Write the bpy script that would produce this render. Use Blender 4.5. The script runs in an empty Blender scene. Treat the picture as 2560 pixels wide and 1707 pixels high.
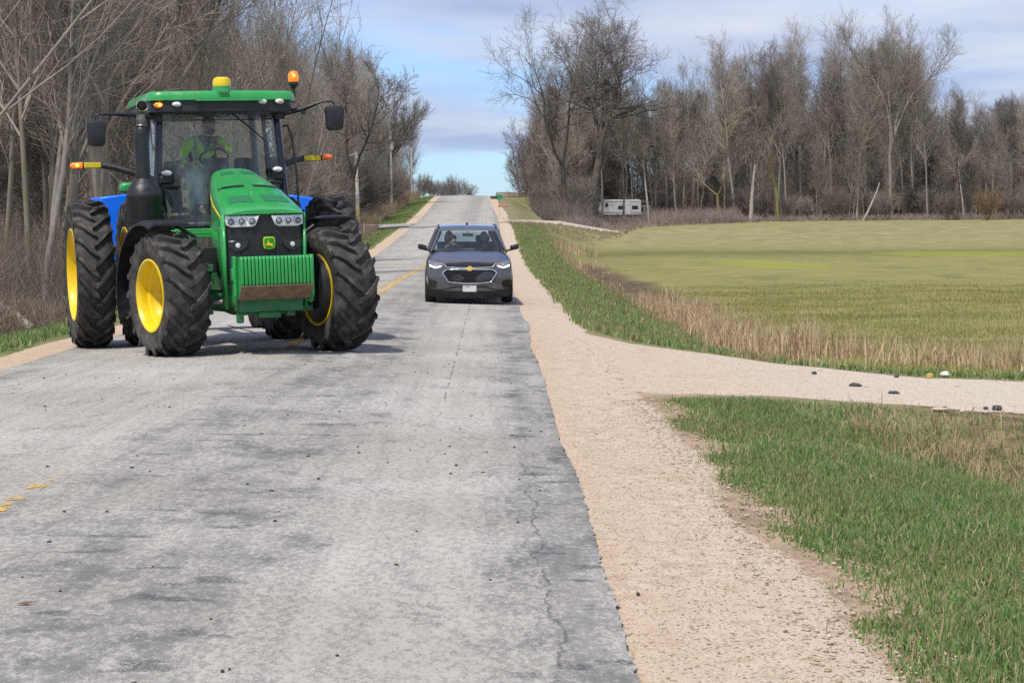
import bpy, bmesh, math, random
import numpy as np
from mathutils import Vector, Matrix, Euler
R = math.radians
scene = bpy.context.scene
COL = scene.collection
# ---------------------------------------------------------------- camera, light, exposure
cd = bpy.data.cameras.new('camera'); cam = bpy.data.objects.new('camera', cd); COL.objects.link(cam)
cd.lens = 70.0; cd.sensor_width = 36.0; cd.clip_start = 0.1; cd.clip_end = 6000
cam.location = (0, 0, 1.7)
cam.rotation_euler = (R(90) - math.atan((853.5 - 565) / 4978.), 0, -math.atan(50 / 4978.))
scene.camera = cam
SUN_AZ, SUN_EL = R(210), R(59)            # clockwise from +Y (the road's direction), height above the horizon
world = bpy.data.worlds.new('World'); scene.world = world; world.use_nodes = True
wt = world.node_tree; wt.nodes.clear()
def wn(t, **k):
    n = wt.nodes.new(t)
    for a, b in k.items(): setattr(n, a, b)
    return n
sky = wn('ShaderNodeTexSky', sky_type='NISHITA', sun_disc=False, sun_elevation=SUN_EL, sun_rotation=SUN_AZ, altitude=200, air_density=1.0, dust_density=0.4, ozone_density=2.0)
bg1 = wn('ShaderNodeBackground'); bg1.inputs[1].default_value = 0.12
tint = wn('ShaderNodeMix', data_type='RGBA', blend_type='MULTIPLY'); tint.inputs[0].default_value = 1; tint.inputs[7].default_value = (0.56, 0.75, 1.10, 1)
wt.links.new(sky.outputs[0], tint.inputs[6]); wt.links.new(tint.outputs[2], bg1.inputs[0])
tc = wn('ShaderNodeTexCoord'); sx = wn('ShaderNodeSeparateXYZ'); wt.links.new(tc.outputs['Generated'], sx.inputs[0])
def wm(op, a, b=None, c=None):
    n = wn('ShaderNodeMath', operation=op)
    for i, v in enumerate((a, b, c)):
        if v is None: continue
        if isinstance(v, (int, float)): n.inputs[i].default_value = v
        else: wt.links.new(v, n.inputs[i])
    return n.outputs[0]
# clouds: noise over direction, flattened towards the horizon so that banks lie as level streaks
den = wm('ADD', wm('ABSOLUTE', sx.outputs[2]), 0.055)
cx = wm('DIVIDE', wm('MULTIPLY', sx.outputs[0], 0.55), den); cy = wm('DIVIDE', wm('MULTIPLY', sx.outputs[1], 0.42), den)
cv = wn('ShaderNodeCombineXYZ'); wt.links.new(cx, cv.inputs[0]); wt.links.new(cy, cv.inputs[1]); cv.inputs[2].default_value = 3.7
nz = wn('ShaderNodeTexNoise'); nz.inputs['Scale'].default_value = 0.55; nz.inputs['Detail'].default_value = 6; nz.inputs['Roughness'].default_value = 0.45; nz.inputs['Distortion'].default_value = 0.3
wt.links.new(cv.outputs[0], nz.inputs['Vector'])
el = wm('SMOOTH_MIN', wm('MULTIPLY', wm('SUBTRACT', sx.outputs[2], 0.022), 5.0), 0.20, 0.14)     # fewer clouds near the horizon
cf = wn('ShaderNodeMapRange', interpolation_type='SMOOTHSTEP'); cf.inputs[1].default_value = 0.53; cf.inputs[2].default_value = 0.70
wt.links.new(wm('ADD', nz.outputs[0], wm('MULTIPLY', el, 0.85)), cf.inputs[0])
nz2 = wn('ShaderNodeTexNoise'); nz2.inputs['Scale'].default_value = 1.7; nz2.inputs['Detail'].default_value = 5; wt.links.new(cv.outputs[0], nz2.inputs['Vector'])
ccol = wn('ShaderNodeMix', data_type='RGBA'); ccol.inputs[6].default_value = (0.46, 0.55, 0.83, 1); ccol.inputs[7].default_value = (0.86, 0.89, 0.98, 1)
cr2 = wn('ShaderNodeMapRange'); cr2.inputs[1].default_value = 0.35; cr2.inputs[2].default_value = 0.65
wt.links.new(nz2.outputs[0], cr2.inputs[0]); wt.links.new(cr2.outputs[0], ccol.inputs[0])
bg2 = wn('ShaderNodeBackground'); bg2.inputs[1].default_value = 0.68; wt.links.new(ccol.outputs[2], bg2.inputs[0])
mx = wn('ShaderNodeMixShader'); wt.links.new(wm('MULTIPLY', cf.outputs[0], 0.9), mx.inputs[0]); wt.links.new(bg1.outputs[0], mx.inputs[1]); wt.links.new(bg2.outputs[0], mx.inputs[2])
wo = wn('ShaderNodeOutputWorld'); wt.links.new(mx.outputs[0], wo.inputs[0])
sl = bpy.data.lights.new('sun', 'SUN'); sl.energy = 3.3; sl.angle = R(2.5); sl.color = (1.0, 0.94, 0.85)
so = bpy.data.objects.new('sun', sl); COL.objects.link(so)
sd = Vector((math.sin(SUN_AZ) * math.cos(SUN_EL), math.cos(SUN_AZ) * math.cos(SUN_EL), math.sin(SUN_EL)))
so.rotation_euler = (-sd).to_track_quat('-Z', 'Y').to_euler()
vs = scene.view_settings; vs.view_transform = 'Standard'; vs.look = 'None'; vs.gamma = 1; vs.exposure = 0.38
scene.cycles.max_bounces = 6; scene.cycles.transparent_max_bounces = 12; scene.cycles.diffuse_bounces = 3
scene.cycles.use_denoising = False; scene.cycles.sample_clamp_indirect = 2.5; scene.cycles.sample_clamp_direct = 12
# ---------------------------------------------------------------- helpers
def tag(o, label=None, cat=None, group=None, kind=None):
    if label: o['label'] = label
    if cat: o['category'] = cat
    if group: o['group'] = group
    if kind: o['kind'] = kind
    return o
def empty(name, loc=(0, 0, 0), rz=0.0, parent=None):
    o = bpy.data.objects.new(name, None); COL.objects.link(o); o.location = loc; o.rotation_euler = (0, 0, rz); o.empty_display_size = .2
    if parent: o.parent = parent
    return o
def kids(o): return [c for c in COL.objects if c.parent == o]
class NB:                                                  # small node-tree builder
    def __init__(s, name):
        s.m = bpy.data.materials.new(name); s.m.use_nodes = True; s.t = s.m.node_tree; s.t.nodes.clear()
        s.out = s.t.nodes.new('ShaderNodeOutputMaterial')
    def node(s, t, **k):
        n = s.t.nodes.new(t)
        for a, b in k.items(): setattr(n, a, b)
        return n
    def put(s, sock, v):
        if isinstance(v, bpy.types.NodeSocket): s.t.links.new(v, sock)
        elif isinstance(v, (tuple, list)): sock.default_value = tuple(v) if len(v) == 4 or sock.type == 'VECTOR' else tuple(v) + (1,)
        else: sock.default_value = v
    def pos(s): return s.node('ShaderNodeNewGeometry').outputs['Position']
    def obj(s): return s.node('ShaderNodeTexCoord').outputs['Object']
    def sep(s, v): n = s.node('ShaderNodeSeparateXYZ'); s.put(n.inputs[0], v); return n.outputs
    def scl(s, v, sc): n = s.node('ShaderNodeVectorMath', operation='MULTIPLY'); s.put(n.inputs[0], v); n.inputs[1].default_value = sc; return n.outputs[0]
    def noise(s, v, scale, detail=4, rough=.55, dist=0):
        n = s.node('ShaderNodeTexNoise'); s.put(n.inputs['Vector'], v); n.inputs['Scale'].default_value = scale; n.inputs['Detail'].default_value = detail
        n.inputs['Roughness'].default_value = rough; n.inputs['Distortion'].default_value = dist; return n.outputs[0]
    def vor(s, v, scale, out='Distance', feature='F1'):
        n = s.node('ShaderNodeTexVoronoi', feature=feature); s.put(n.inputs['Vector'], v); n.inputs['Scale'].default_value = scale; return n.outputs[out]
    def math(s, op, a, b=None, c=None):
        n = s.node('ShaderNodeMath', operation=op)
        for i, v in enumerate((a, b, c)):
            if v is not None: s.put(n.inputs[i], v)
        return n.outputs[0]
    def mr(s, v, a, b, c=0., d=1., smooth=True):
        n = s.node('ShaderNodeMapRange', interpolation_type='SMOOTHSTEP' if smooth else 'LINEAR'); s.put(n.inputs[0], v)
        for i, q in enumerate((a, b, c, d)): n.inputs[i + 1].default_value = q
        return n.outputs[0]
    def ramp(s, v, stops, interp='LINEAR'):
        n = s.node('ShaderNodeValToRGB'); n.color_ramp.interpolation = interp; e = n.color_ramp.elements
        while len(e) < len(stops): e.new(.5)
        for q, (p, c) in zip(e, stops): q.position = p; q.color = tuple(c) + (1,) if not isinstance(c, (int, float)) else (c, c, c, 1)
        s.put(n.inputs[0], v); return n.outputs[0]
    def mix(s, f, a, b, mode='MIX'):
        n = s.node('ShaderNodeMix', data_type='RGBA', blend_type=mode); s.put(n.inputs[0], f); s.put(n.inputs[6], a); s.put(n.inputs[7], b); return n.outputs[2]
    def bump(s, h, strength=.3, dist=.02): n = s.node('ShaderNodeBump'); n.inputs['Strength'].default_value = strength; n.inputs['Distance'].default_value = dist; s.put(n.inputs['Height'], h); return n.outputs[0]
    def pbr(s, col, rough=.6, metal=0., normal=None, spec=.5, coat=0., emit=None, estr=0.):
        p = s.node('ShaderNodeBsdfPrincipled'); s.put(p.inputs['Base Color'], col); s.put(p.inputs['Roughness'], rough); s.put(p.inputs['Metallic'], metal)
        p.inputs['Specular IOR Level'].default_value = spec; p.inputs['Coat Weight'].default_value = coat; p.inputs['Coat Roughness'].default_value = .06
        if normal is not None: s.put(p.inputs['Normal'], normal)
        if emit is not None: s.put(p.inputs['Emission Color'], emit); p.inputs['Emission Strength'].default_value = estr
        s.t.links.new(p.outputs[0], s.out.inputs[0]); return s.m
MATS = {}
def paint(name, col, rough=.4, metal=0., var=.15, vscale=6., coat=0., dirt=0., dirtcol=(.16, .12, .085), spec=.5, bump=0.):
    """plain coloured material with mottled tone, a varying gloss and optional dirt"""
    if name in MATS: return MATS[name]
    b = NB(name); o = b.obj(); nz = b.noise(o, vscale, 5)
    c = b.mix(b.mr(nz, .3, .7), tuple(q * (1 - var) for q in col), tuple(min(1, q * (1 + var)) for q in col))
    if dirt > 0: c = b.mix(b.math('MULTIPLY', b.mr(b.noise(o, vscale * .7 + 1.3, 6, .65), .42, .7), dirt), c, dirtcol)
    r = b.mr(b.noise(o, vscale * 2.1, 4), .3, .7, max(.03, rough - .1), min(1, rough + .12))
    nm = b.bump(b.noise(o, 60, 3), bump, .01) if bump else None
    MATS[name] = b.pbr(c, r, metal, nm, spec, coat); return MATS[name]
def glow(name, col, estr, base=None):
    if name in MATS: return MATS[name]
    b = NB(name); MATS[name] = b.pbr(base or col, .25, 0, None, .5, .5, col, estr); return MATS[name]
def glass(name, tintc=(.6, .68, .66), refl=.9, rough=.02, haze=0.0):
    if name in MATS: return MATS[name]
    b = NB(name); t = b.node('ShaderNodeBsdfTransparent'); t.inputs[0].default_value = tuple(tintc) + (1,)
    g = b.node('ShaderNodeBsdfGlossy'); g.inputs['Roughness'].default_value = rough; g.inputs[0].default_value = (refl, refl, refl, 1)
    f = b.node('ShaderNodeFresnel'); f.inputs[0].default_value = 1.52
    m = b.node('ShaderNodeMixShader'); b.put(m.inputs[0], b.math('MULTIPLY', f.outputs[0], 1.1)); b.put(m.inputs[1], t.outputs[0]); b.put(m.inputs[2], g.outputs[0])
    last = m.outputs[0]
    if haze:  # pale greenish diffuse layer, a painted haze of reflected light on the pane
        d = b.node('ShaderNodeBsdfDiffuse'); d.inputs[0].default_value = (.40, .52, .49, 1); m2 = b.node('ShaderNodeMixShader')
        b.put(m2.inputs[0], b.math('MULTIPLY', b.mr(b.noise(b.scl(b.obj(), (1, 1, .35)), 5, 6), .3, .8), haze)); b.put(m2.inputs[1], last); b.put(m2.inputs[2], d.outputs[0]); last = m2.outputs[0]
    b.t.links.new(last, b.out.inputs[0]); MATS[name] = b.m; return b.m
def mesh_np(name, V, F, mats, parent=None, smooth=False, mi=None):
    """numpy mesh: V (n,3), F list of (k,4) / (k,3) arrays"""
    me = bpy.data.meshes.new(name); Fs = F if isinstance(F, (list, tuple)) else [F]
    nl = sum(f.size for f in Fs); nf = sum(len(f) for f in Fs)
    me.vertices.add(len(V)); me.vertices.foreach_set('co', np.ascontiguousarray(V, np.float32).ravel())
    me.loops.add(nl); me.loops.foreach_set('vertex_index', np.concatenate([f.ravel() for f in Fs]).astype(np.int32))
    me.polygons.add(nf); tot = np.concatenate([np.full(len(f), f.shape[1], np.int32) for f in Fs])
    me.polygons.foreach_set('loop_start', (np.cumsum(tot) - tot).astype(np.int32))
    if smooth: me.polygons.foreach_set('use_smooth', np.ones(nf, bool))
    for m in (mats if isinstance(mats, (list, tuple)) else [mats]): me.materials.append(m)
    if mi is not None: me.polygons.foreach_set('material_index', np.asarray(mi, np.int32))
    me.update(calc_edges=True); me.validate()
    o = bpy.data.objects.new(name, me); COL.objects.link(o)
    if parent: o.parent = parent
    return o
def basis(d):
    d = Vector(d).normalized(); a = Vector((0, 0, 1)) if abs(d.z) < .95 else Vector((1, 0, 0))
    u = a.cross(d).normalized(); return u, d.cross(u).normalized(), d
class MB:
    def __init__(s): s.v = []; s.f = []; s.mi = []
    def add(s, vs, fs, m=0):
        b = len(s.v); s.v += [tuple(q) for q in vs]; s.f += [tuple(b + i for i in f) for f in fs]; s.mi += [m] * len(fs); return s
    def box(s, c, d, rot=None, m=0, taper=1.0):
        x, y, z = d[0] / 2, d[1] / 2, d[2] / 2; vs = [Vector((a * x * (taper if e > 0 else 1), b * y * (taper if e > 0 else 1), e * z)) for e in (-1, 1) for b in (-1, 1) for a in (-1, 1)]
        if rot is not None: M = Euler(rot).to_matrix(); vs = [M @ v for v in vs]
        c = Vector(c); return s.add([v + c for v in vs], [(0, 2, 3, 1), (4, 5, 7, 6), (0, 1, 5, 4), (2, 6, 7, 3), (0, 4, 6, 2), (1, 3, 7, 5)], m)
    def hexa(s, p, m=0):                                    # 8 corners: bottom 4 ccw, top 4 ccw
        return s.add(p, [(3, 2, 1, 0), (4, 5, 6, 7), (0, 1, 5, 4), (1, 2, 6, 5), (2, 3, 7, 6), (3, 0, 4, 7)], m)
    def loft(s, rings, m=0, closed=True, caps=True, loop=False):
        n = len(rings[0]); vs = [p for r in rings for p in r]; fs = []; k = len(rings)
        for i in range(k if loop else k - 1):
            for j in range(n if closed else n - 1):
                a, b = i * n, ((i + 1) % k) * n; fs.append((a + j, a + (j + 1) % n, b + (j + 1) % n, b + j))
        if caps and closed and not loop: fs += [tuple(range(n - 1, -1, -1)), tuple(range((k - 1) * n, k * n))]
        return s.add(vs, fs, m)
    def tube(s, pts, r, n=8, m=0, caps=True, flat=1.0):
        pts = [Vector(p) for p in pts]; rr = r if isinstance(r, (list, tuple)) else [r] * len(pts); rings = []; u = None
        for i, p in enumerate(pts):
            d = (pts[min(i + 1, len(pts) - 1)] - pts[max(i - 1, 0)]).normalized()
            if u is None: u, w, _ = basis(d)
            else: u = (u - d * u.dot(d)).normalized(); w = d.cross(u)
            rings.append([p + (u * math.cos(a) + w * math.sin(a) * flat) * rr[i] for a in [2 * math.pi * j / n for j in range(n)]])
        return s.loft(rings, m, True, caps)
    def lathe(s, prof, o=(0, 0, 0), axis=(0, 0, 1), n=24, m=0, caps=False):
        u, w, d = basis(axis); o = Vector(o)
        return s.loft([[o + d * h + (u * math.cos(a) + w * math.sin(a)) * r for a in [2 * math.pi * j / n for j in range(n)]] for r, h in prof], m, True, caps)
    def prism(s, poly, fn, m=0):                            # fn(p, k): outline point -> 3d on side k (0 / 1)
        n = len(poly); vs = [fn(p, 0) for p in poly] + [fn(p, 1) for p in poly]
        return s.add(vs, [tuple(range(n - 1, -1, -1)), tuple(range(n, 2 * n))] + [(i, (i + 1) % n, n + (i + 1) % n, n + i) for i in range(n)], m)
    def ell(s, c, r, n=12, k=8, m=0, rot=None, fn=None):
        c = Vector(c); M = Euler(rot).to_matrix() if rot else Matrix.Identity(3); rings = []
        for i in range(k + 1):
            t = math.pi * i / k; t = min(max(t, .02), math.pi - .02); ring = []
            for j in range(n):
                a = 2 * math.pi * j / n; p = Vector((math.sin(t) * math.cos(a), math.sin(t) * math.sin(a), -math.cos(t)))
                if fn: p = Vector(fn(p))
                ring.append(c + M @ Vector((p.x * r[0], p.y * r[1], p.z * r[2])))
            rings.append(ring)
        return s.loft(rings, m)
    def obj(s, name, mats, parent=None, smooth=40, bevel=0., seg=2, label=None, sub=0):
        me = bpy.data.meshes.new(name); me.from_pydata(s.v, [], s.f); me.polygons.foreach_set('material_index', s.mi)
        for q in (mats if isinstance(mats, (list, tuple)) else [mats]): me.materials.append(q)
        bm = bmesh.new(); bm.from_mesh(me); bmesh.ops.recalc_face_normals(bm, faces=bm.faces); bm.to_mesh(me); bm.free()
        if smooth: me.polygons.foreach_set('use_smooth', [True] * len(me.polygons)); me.set_sharp_from_angle(angle=R(smooth))
        me.update(); o = bpy.data.objects.new(name, me); COL.objects.link(o)
        if bevel:
            b = o.modifiers.new('bevel', 'BEVEL'); b.width = bevel; b.segments = seg; b.limit_method = 'ANGLE'; b.angle_limit = R(35)
        if sub: q = o.modifiers.new('sub', 'SUBSURF'); q.levels = q.render_levels = sub
        if parent: o.parent = parent
        if label: o['label'] = label
        return o
def lerp(a, b, t): return a + (b - a) * t
def sstep(a, b, x):
    t = np.clip((np.asarray(x, float) - a) / (b - a), 0, 1); return t * t * (3 - 2 * t)
# ---------------------------------------------------------------- terrain
_ys = np.linspace(-60, 1200, 2521)
_sl = .033 * sstep(75, 125, _ys) - .063 * sstep(268, 335, _ys) + .03 * sstep(420, 600, _ys)
_zr = np.concatenate([[0], np.cumsum((_sl[1:] + _sl[:-1]) / 2 * np.diff(_ys))])
def zroad(y): return np.interp(y, _ys, _zr)
def xshift(y): return -1.1 * sstep(150, 290, y)
XC, XL, XR = -2.77, -6.12, 0.58                            # crown, left edge, right edge of the asphalt
DX = [1.2, 1.4, 1.6, 2.2, 3.07, 4.04, 5.4, 7, 14, 40]
DHI = [47, 41, 35, 31.8, 29.7, 27.3, 25.4, 24.9, 24, 22]
DLO = [20.2, 20.4, 20.7, 21.0, 21.0, 20.6, 19.6, 18.8, 17.4, 14]
def vnoise(x, y, s, seed=0):                               # cheap smooth value noise
    x = np.asarray(x, float) * s + seed * 17.3; y = np.asarray(y, float) * s + seed * 9.1
    return (np.sin(x * 1.7 + np.sin(y * 1.3 + seed)) + np.sin(y * 2.1 + 1.3 * np.sin(x * .9 + 2 + seed)) + .5 * np.sin(x * 3.9 + y * 3.1) + .5 * np.sin(y * 5.2 - x * 2.7)) / 3.
def zfield(x, y): return -.58 + 3.0 * sstep(165, 268, y) + .02 * np.maximum(np.asarray(y) - 268, 0) + .25 * sstep(20, 70, x) * sstep(30, 120, y)
def ylane(x): return 164 + 66 * (np.clip((x - .9) / 13.5, 0, 1) ** (1 / 1.15)) ** .8
def ground(x, y):
    x = np.asarray(x, float); y = np.asarray(y, float); xr = x - xshift(y); zr = zroad(y)
    road = zr - .03 * np.abs(xr - XC)
    # right: shoulder, bank, ditch, marsh
    bw = 2.9 + 2.4 * np.maximum(zr - zfield(x, y) - .6, 0); near = 1 - sstep(17, 24, y)
    bw = bw * (1 + .5 * near); t = np.clip((xr - 1.45) / bw, 0, 1); t = t * t * (3 - 2 * t) * (1 - near) + t ** 1.3 * near
    edge = zr - .100 - .05 * np.clip(xr - XR, 0, .9)
    fld = zfield(x, y) + .05 * vnoise(x, y, .35) + .16 * sstep(6, 16, xr) * (1 - sstep(150, 200, y))
    dit = -.24 * np.exp(-((xr - 4.8) / .9) ** 2) * (y < 160)
    right = edge * (1 - t) + (fld + dit) * t
    hi = np.interp(xr, DX, DHI); lo = np.interp(xr, DX, DLO)
    pad = sstep(-2.4, -.4, y - lo) * (1 - sstep(-.3, 3.2, y - hi)) * sstep(1.2, 1.7, xr)
    right = right * (1 - pad) + pad * (-.13 - .02 * np.clip(xr - 1.5, 0, 12))
    # embankments: the drive down to the trailer and the lane leaving at the crest
    ul = y - ylane(x); we = np.where(ul < 0, sstep(-24, -1.6, ul), 1 - sstep(1.6, 16, ul)) * sstep(.8, 1.8, x) * (1 - sstep(14.2, 19, x))
    right = right * (1 - we) + we * (np.interp(x, [.9, 4, 7, 10.4, 14.4], [2.0, 2.02, 1.95, 1.46, .87]) + .12 * np.clip(ul, -1.6, 1.6))
    wc = np.exp(-((y - 289) / 5.) ** 4) * sstep(.6, 1.2, xr) * (1 - sstep(9, 13, xr)); right = right * (1 - wc) + wc * 5.88
    # left: shoulder, shallow ditch, wood floor
    xl = XL - xr; tl = sstep(1.1, 3.2, xl); zl = zr - .1 - .05 * np.clip(xl, 0, 1.1)
    side = np.exp(-((y - 156) / 5.) ** 4)
    left = zl * (1 - tl) + (zr - .48 + .02 * np.clip(xl - 3, 0, 40) + .12 * vnoise(x, y, .5, 2) + .9 * sstep(6, 16, xl) * sstep(160, 220, y)) * tl
    left = left * (1 - side) + side * (1.42 + .055 * np.clip(y - 152, -2, 9)) * tl + side * zl * (1 - tl)
    return np.where(xr > XR, right, np.where(xr < XL, left, road))
def gz(x, y): return float(ground(x, y))
def grid(name, X, Y, Z, mat, parent=None):
    n, m = X.shape; i = np.arange(n * m).reshape(n, m)
    F = np.stack([i[:-1, :-1], i[:-1, 1:], i[1:, 1:], i[1:, :-1]], -1).reshape(-1, 4)
    return mesh_np(name, np.stack([X, Y, Z], -1).reshape(-1, 3), F, mat, parent, True)
# --- ground cover material: verge grass, marsh, straw, leaf litter, all by place
b = NB('meadow soil and turf'); p = b.pos(); x, y, z = b.sep(p)
n1 = b.noise(p, .55, 6, .6); n2 = b.noise(p, 3.2, 6, .65); n3 = b.noise(p, 28, 4, .7)
n4 = b.noise(b.scl(p, (1, .22, 1)), .22, 5, .6)
marsh = b.mix(b.mr(n4, .36, .62), (.085, .118, .022), (.20, .195, .070))
n5 = b.noise(b.scl(p, (.8, 1, 1)), .75, 7, .65); marsh = b.mix(b.mr(n5, .40, .60), marsh, (.27, .245, .095)); marsh = b.mix(b.math('MULTIPLY', b.mr(n5, .30, .44, 1, 0), .8), marsh, (.065, .10, .018)); marsh = b.mix(b.mr(n2, .42, .64), marsh, (.20, .19, .068)); marsh = b.mix(b.math('MULTIPLY', b.mr(b.math('ADD', b.math('MULTIPLY', n3, .5), b.math('MULTIPLY', b.noise(p, 7, 5, .75), .5)), .44, .6), .7), marsh, (.28, .245, .11))
straw = b.mix(b.mr(n1, .35, .65), (.205, .192, .085), (.29, .262, .135))
fieldc = b.mix(b.mr(b.math('ADD', y, b.math('MULTIPLY', b.math('SUBTRACT', n1, .5), 60)), 150, 215), marsh, straw)
dk = b.math('MULTIPLY', b.mr(b.math('ABSOLUTE', b.math('SUBTRACT', b.math('ADD', y, b.math('MULTIPLY', b.math('SUBTRACT', n1, .5), 30)), 158)), 0, 30, 1, 0), .6)
fieldc = b.mix(dk, fieldc, (.085, .095, .028))
# bright duckweed on the wet hollows
def pool(cx, cy, rx, ry):
    u = b.math('DIVIDE', b.math('SUBTRACT', x, cx), rx); v = b.math('DIVIDE', b.math('SUBTRACT', y, cy), ry); return b.math('ADD', b.math('MULTIPLY', u, u), b.math('MULTIPLY', v, v))
alg = b.mr(b.math('ADD', b.math('MINIMUM', pool(15.5, 110, 3.0, 12), b.math('MINIMUM', pool(37, 150, 9, 15), pool(11, 106, .8, 2.5))), b.math('MULTIPLY', b.math('SUBTRACT', b.noise(b.scl(p, (.5, .25, 1)), 1.2, 5, .6), .5), 2.6)), .45, 1.35, 1, 0)
fieldc = b.mix(b.math('MULTIPLY', alg, .55), fieldc, (.27, .29, .040))
verge = b.mix(b.mr(n1, .35, .62), (.085, .135, .040), (.17, .175, .070)); verge = b.mix(b.mr(n2, .45, .68), verge, (.30, .25, .145)); verge = b.mix(b.math('MULTIPLY', b.mr(n3, .5, .7), .5), verge, (.16, .13, .075))
litter = b.mix(b.mr(n2, .35, .65), (.115, .088, .066), (.20, .155, .11)); litter = b.mix(b.mr(n3, .5, .75), litter, (.27, .225, .17))
xn = b.math('ADD', x, b.math('MULTIPLY', b.math('SUBTRACT', n1, .5), 2.4))
dirt = b.mix(b.mr(n2, .38, .62), (.40, .30, .21), (.27, .20, .13)); verge = b.mix(b.math('MULTIPLY', b.mr(b.math('ADD', x, b.math('MULTIPLY', b.math('SUBTRACT', n2, .5), 1.6)), 1.7, 3.2, 1, .35), b.math('MULTIPLY', b.mr(x, .5, 1.0), b.mr(y, 21, 30, 1, .35))), verge, dirt)
col = b.mix(b.mr(xn, 3.9, 5.2), verge, fieldc)
dit = b.math('MULTIPLY', b.mr(b.math('ABSOLUTE', b.math('SUBTRACT', xn, 5.0)), .25, .9, 1, 0), b.mr(y, 130, 160, 1, 0))
col = b.mix(b.math('MULTIPLY', dit, .85), col, b.mix(b.mr(n2, .4, .6), (.10, .075, .05), (.24, .18, .11)))
ch = b.math('MULTIPLY', b.mr(b.math('ABSOLUTE', b.math('SUBTRACT', xn, 5.2)), .5, 1.5, 1, 0), b.math('MULTIPLY', b.mr(y, 48, 62), b.mr(y, 112, 128, 1, 0))); col = b.mix(b.math('MULTIPLY', ch, .9), col, b.mix(b.mr(n2, .4, .6), (.055, .042, .030), (.15, .11, .07)))
lm = b.math('MULTIPLY', b.mr(xn, -9.2, -8.0, 1, 0), b.mr(y, 165, 200, 1, .55)); col = b.mix(lm, col, litter)
wood = b.math('MULTIPLY', b.mr(b.math('ADD', y, b.math('MULTIPLY', b.math('SUBTRACT', n1, .5), 14)), 262, 276), b.mr(x, 4, 8)); col = b.mix(wood, col, litter)
M_GROUND = b.pbr(col, .95, 0, b.bump(b.math('ADD', n3, b.math('MULTIPLY', n2, 2)), .5, .05), .15)
# --- asphalt
b = NB('worn chip sealed asphalt'); p = b.pos(); x, y, z = b.sep(p)
band = b.ramp(b.mr(x, -6.2, .7, 0, 1, False), [(0, .5), (.12, .30), (.30, .22), (.46, .30), (.55, .50), (.70, .53), (.76, .30), (.83, .18), (.885, .30), (.93, .52), (1, .62)])
farf = b.mr(y, 22, 60, 1, .35)
pt = b.noise(b.scl(p, (1, .5, 1)), 1.5, 8, .68, .2); pt2 = b.noise(b.scl(p, (1, .55, 1)), 3.4, 6, .66); g1 = b.noise(p, 70, 4, .75); g2 = b.noise(p, 190, 2, .8)
dark = b.mr(b.math('ADD', b.math('ADD', b.math('MULTIPLY', pt, 1.15), b.math('MULTIPLY', pt2, .55)), b.math('MULTIPLY', band, .42)), .98, 1.36)
dark = b.math('MULTIPLY', b.math('MULTIPLY', dark, farf), b.mr(b.noise(b.scl(p, (1, .35, 1)), 7, 4, .7), .30, .55, .35, 1))
g0 = b.noise(b.scl(p, (1, .45, 1)), 26, 5, .8); speck = b.math('ADD', b.math('MULTIPLY', g0, .42), b.math('ADD', b.math('MULTIPLY', g1, .33), b.math('MULTIPLY', g2, .25)))
lane_n = b.noise(b.scl(p, (3.2, .10, 1)), 1.6, 4, .6); hole = b.mr(b.math('ADD', b.math('ADD', speck, b.math('MULTIPLY', b.math('SUBTRACT', lane_n, .5), .12)), b.math('ADD', b.math('MULTIPLY', dark, .075), b.math('MULTIPLY', b.math('SUBTRACT', band, .35), .10))), .45, .56)          # exposed dark binder between the chips
light = b.mix(b.mr(b.noise(p, .35, 4), .35, .65), (.385, .362, .322), (.465, .442, .402))
col = b.mix(b.math('MULTIPLY', b.math('MULTIPLY', dark, .27), b.mr(speck, .35, .6, .55, 1)), light, (.170, .176, .188))
col = b.mix(b.math('MULTIPLY', hole, b.math('ADD', b.math('MULTIPLY', dark, .26), .58)), col, (.078, .079, .083))
scar = b.math('MULTIPLY', b.mr(b.noise(b.scl(p, (.8, 1.5, 1)), 2.1, 5, .6), .585, .66), b.math('MULTIPLY', b.mr(band, .25, .6), b.mr(g1, .38, .5)))
col = b.mix(b.math('MULTIPLY', scar, .85), col, (.06, .064, .07))
wig = b.math('MULTIPLY', b.math('SUBTRACT', b.noise(b.scl(p, (.2, 1, 1)), 1.1, 6, .65), .5), .42)
c1 = b.mr(b.math('ABSOLUTE', b.math('SUBTRACT', b.math('SUBTRACT', x, wig), .27)), .003, .009, 1, 0)
c2 = b.mr(b.math('ABSOLUTE', b.math('SUBTRACT', b.math('SUBTRACT', x, b.math('MULTIPLY', wig, .25)), -.48)), .006, .014, 1, 0)
brk = b.mr(b.noise(p, 1.7, 3), .45, .56)
crk = b.math('MULTIPLY', b.math('MAXIMUM', b.math('MULTIPLY', c1, b.mr(y, 15, 24, 1, .3)), b.math('MULTIPLY', c2, b.mr(y, 17, 21))), brk)
col = b.mix(b.math('MULTIPLY', crk, .42), col, (.03, .03, .032))
M_ROAD = b.pbr(col, .88, 0, b.bump(b.math('ADD', speck, b.math('MULTIPLY', crk, -3)), .55, .012), .25)
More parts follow.
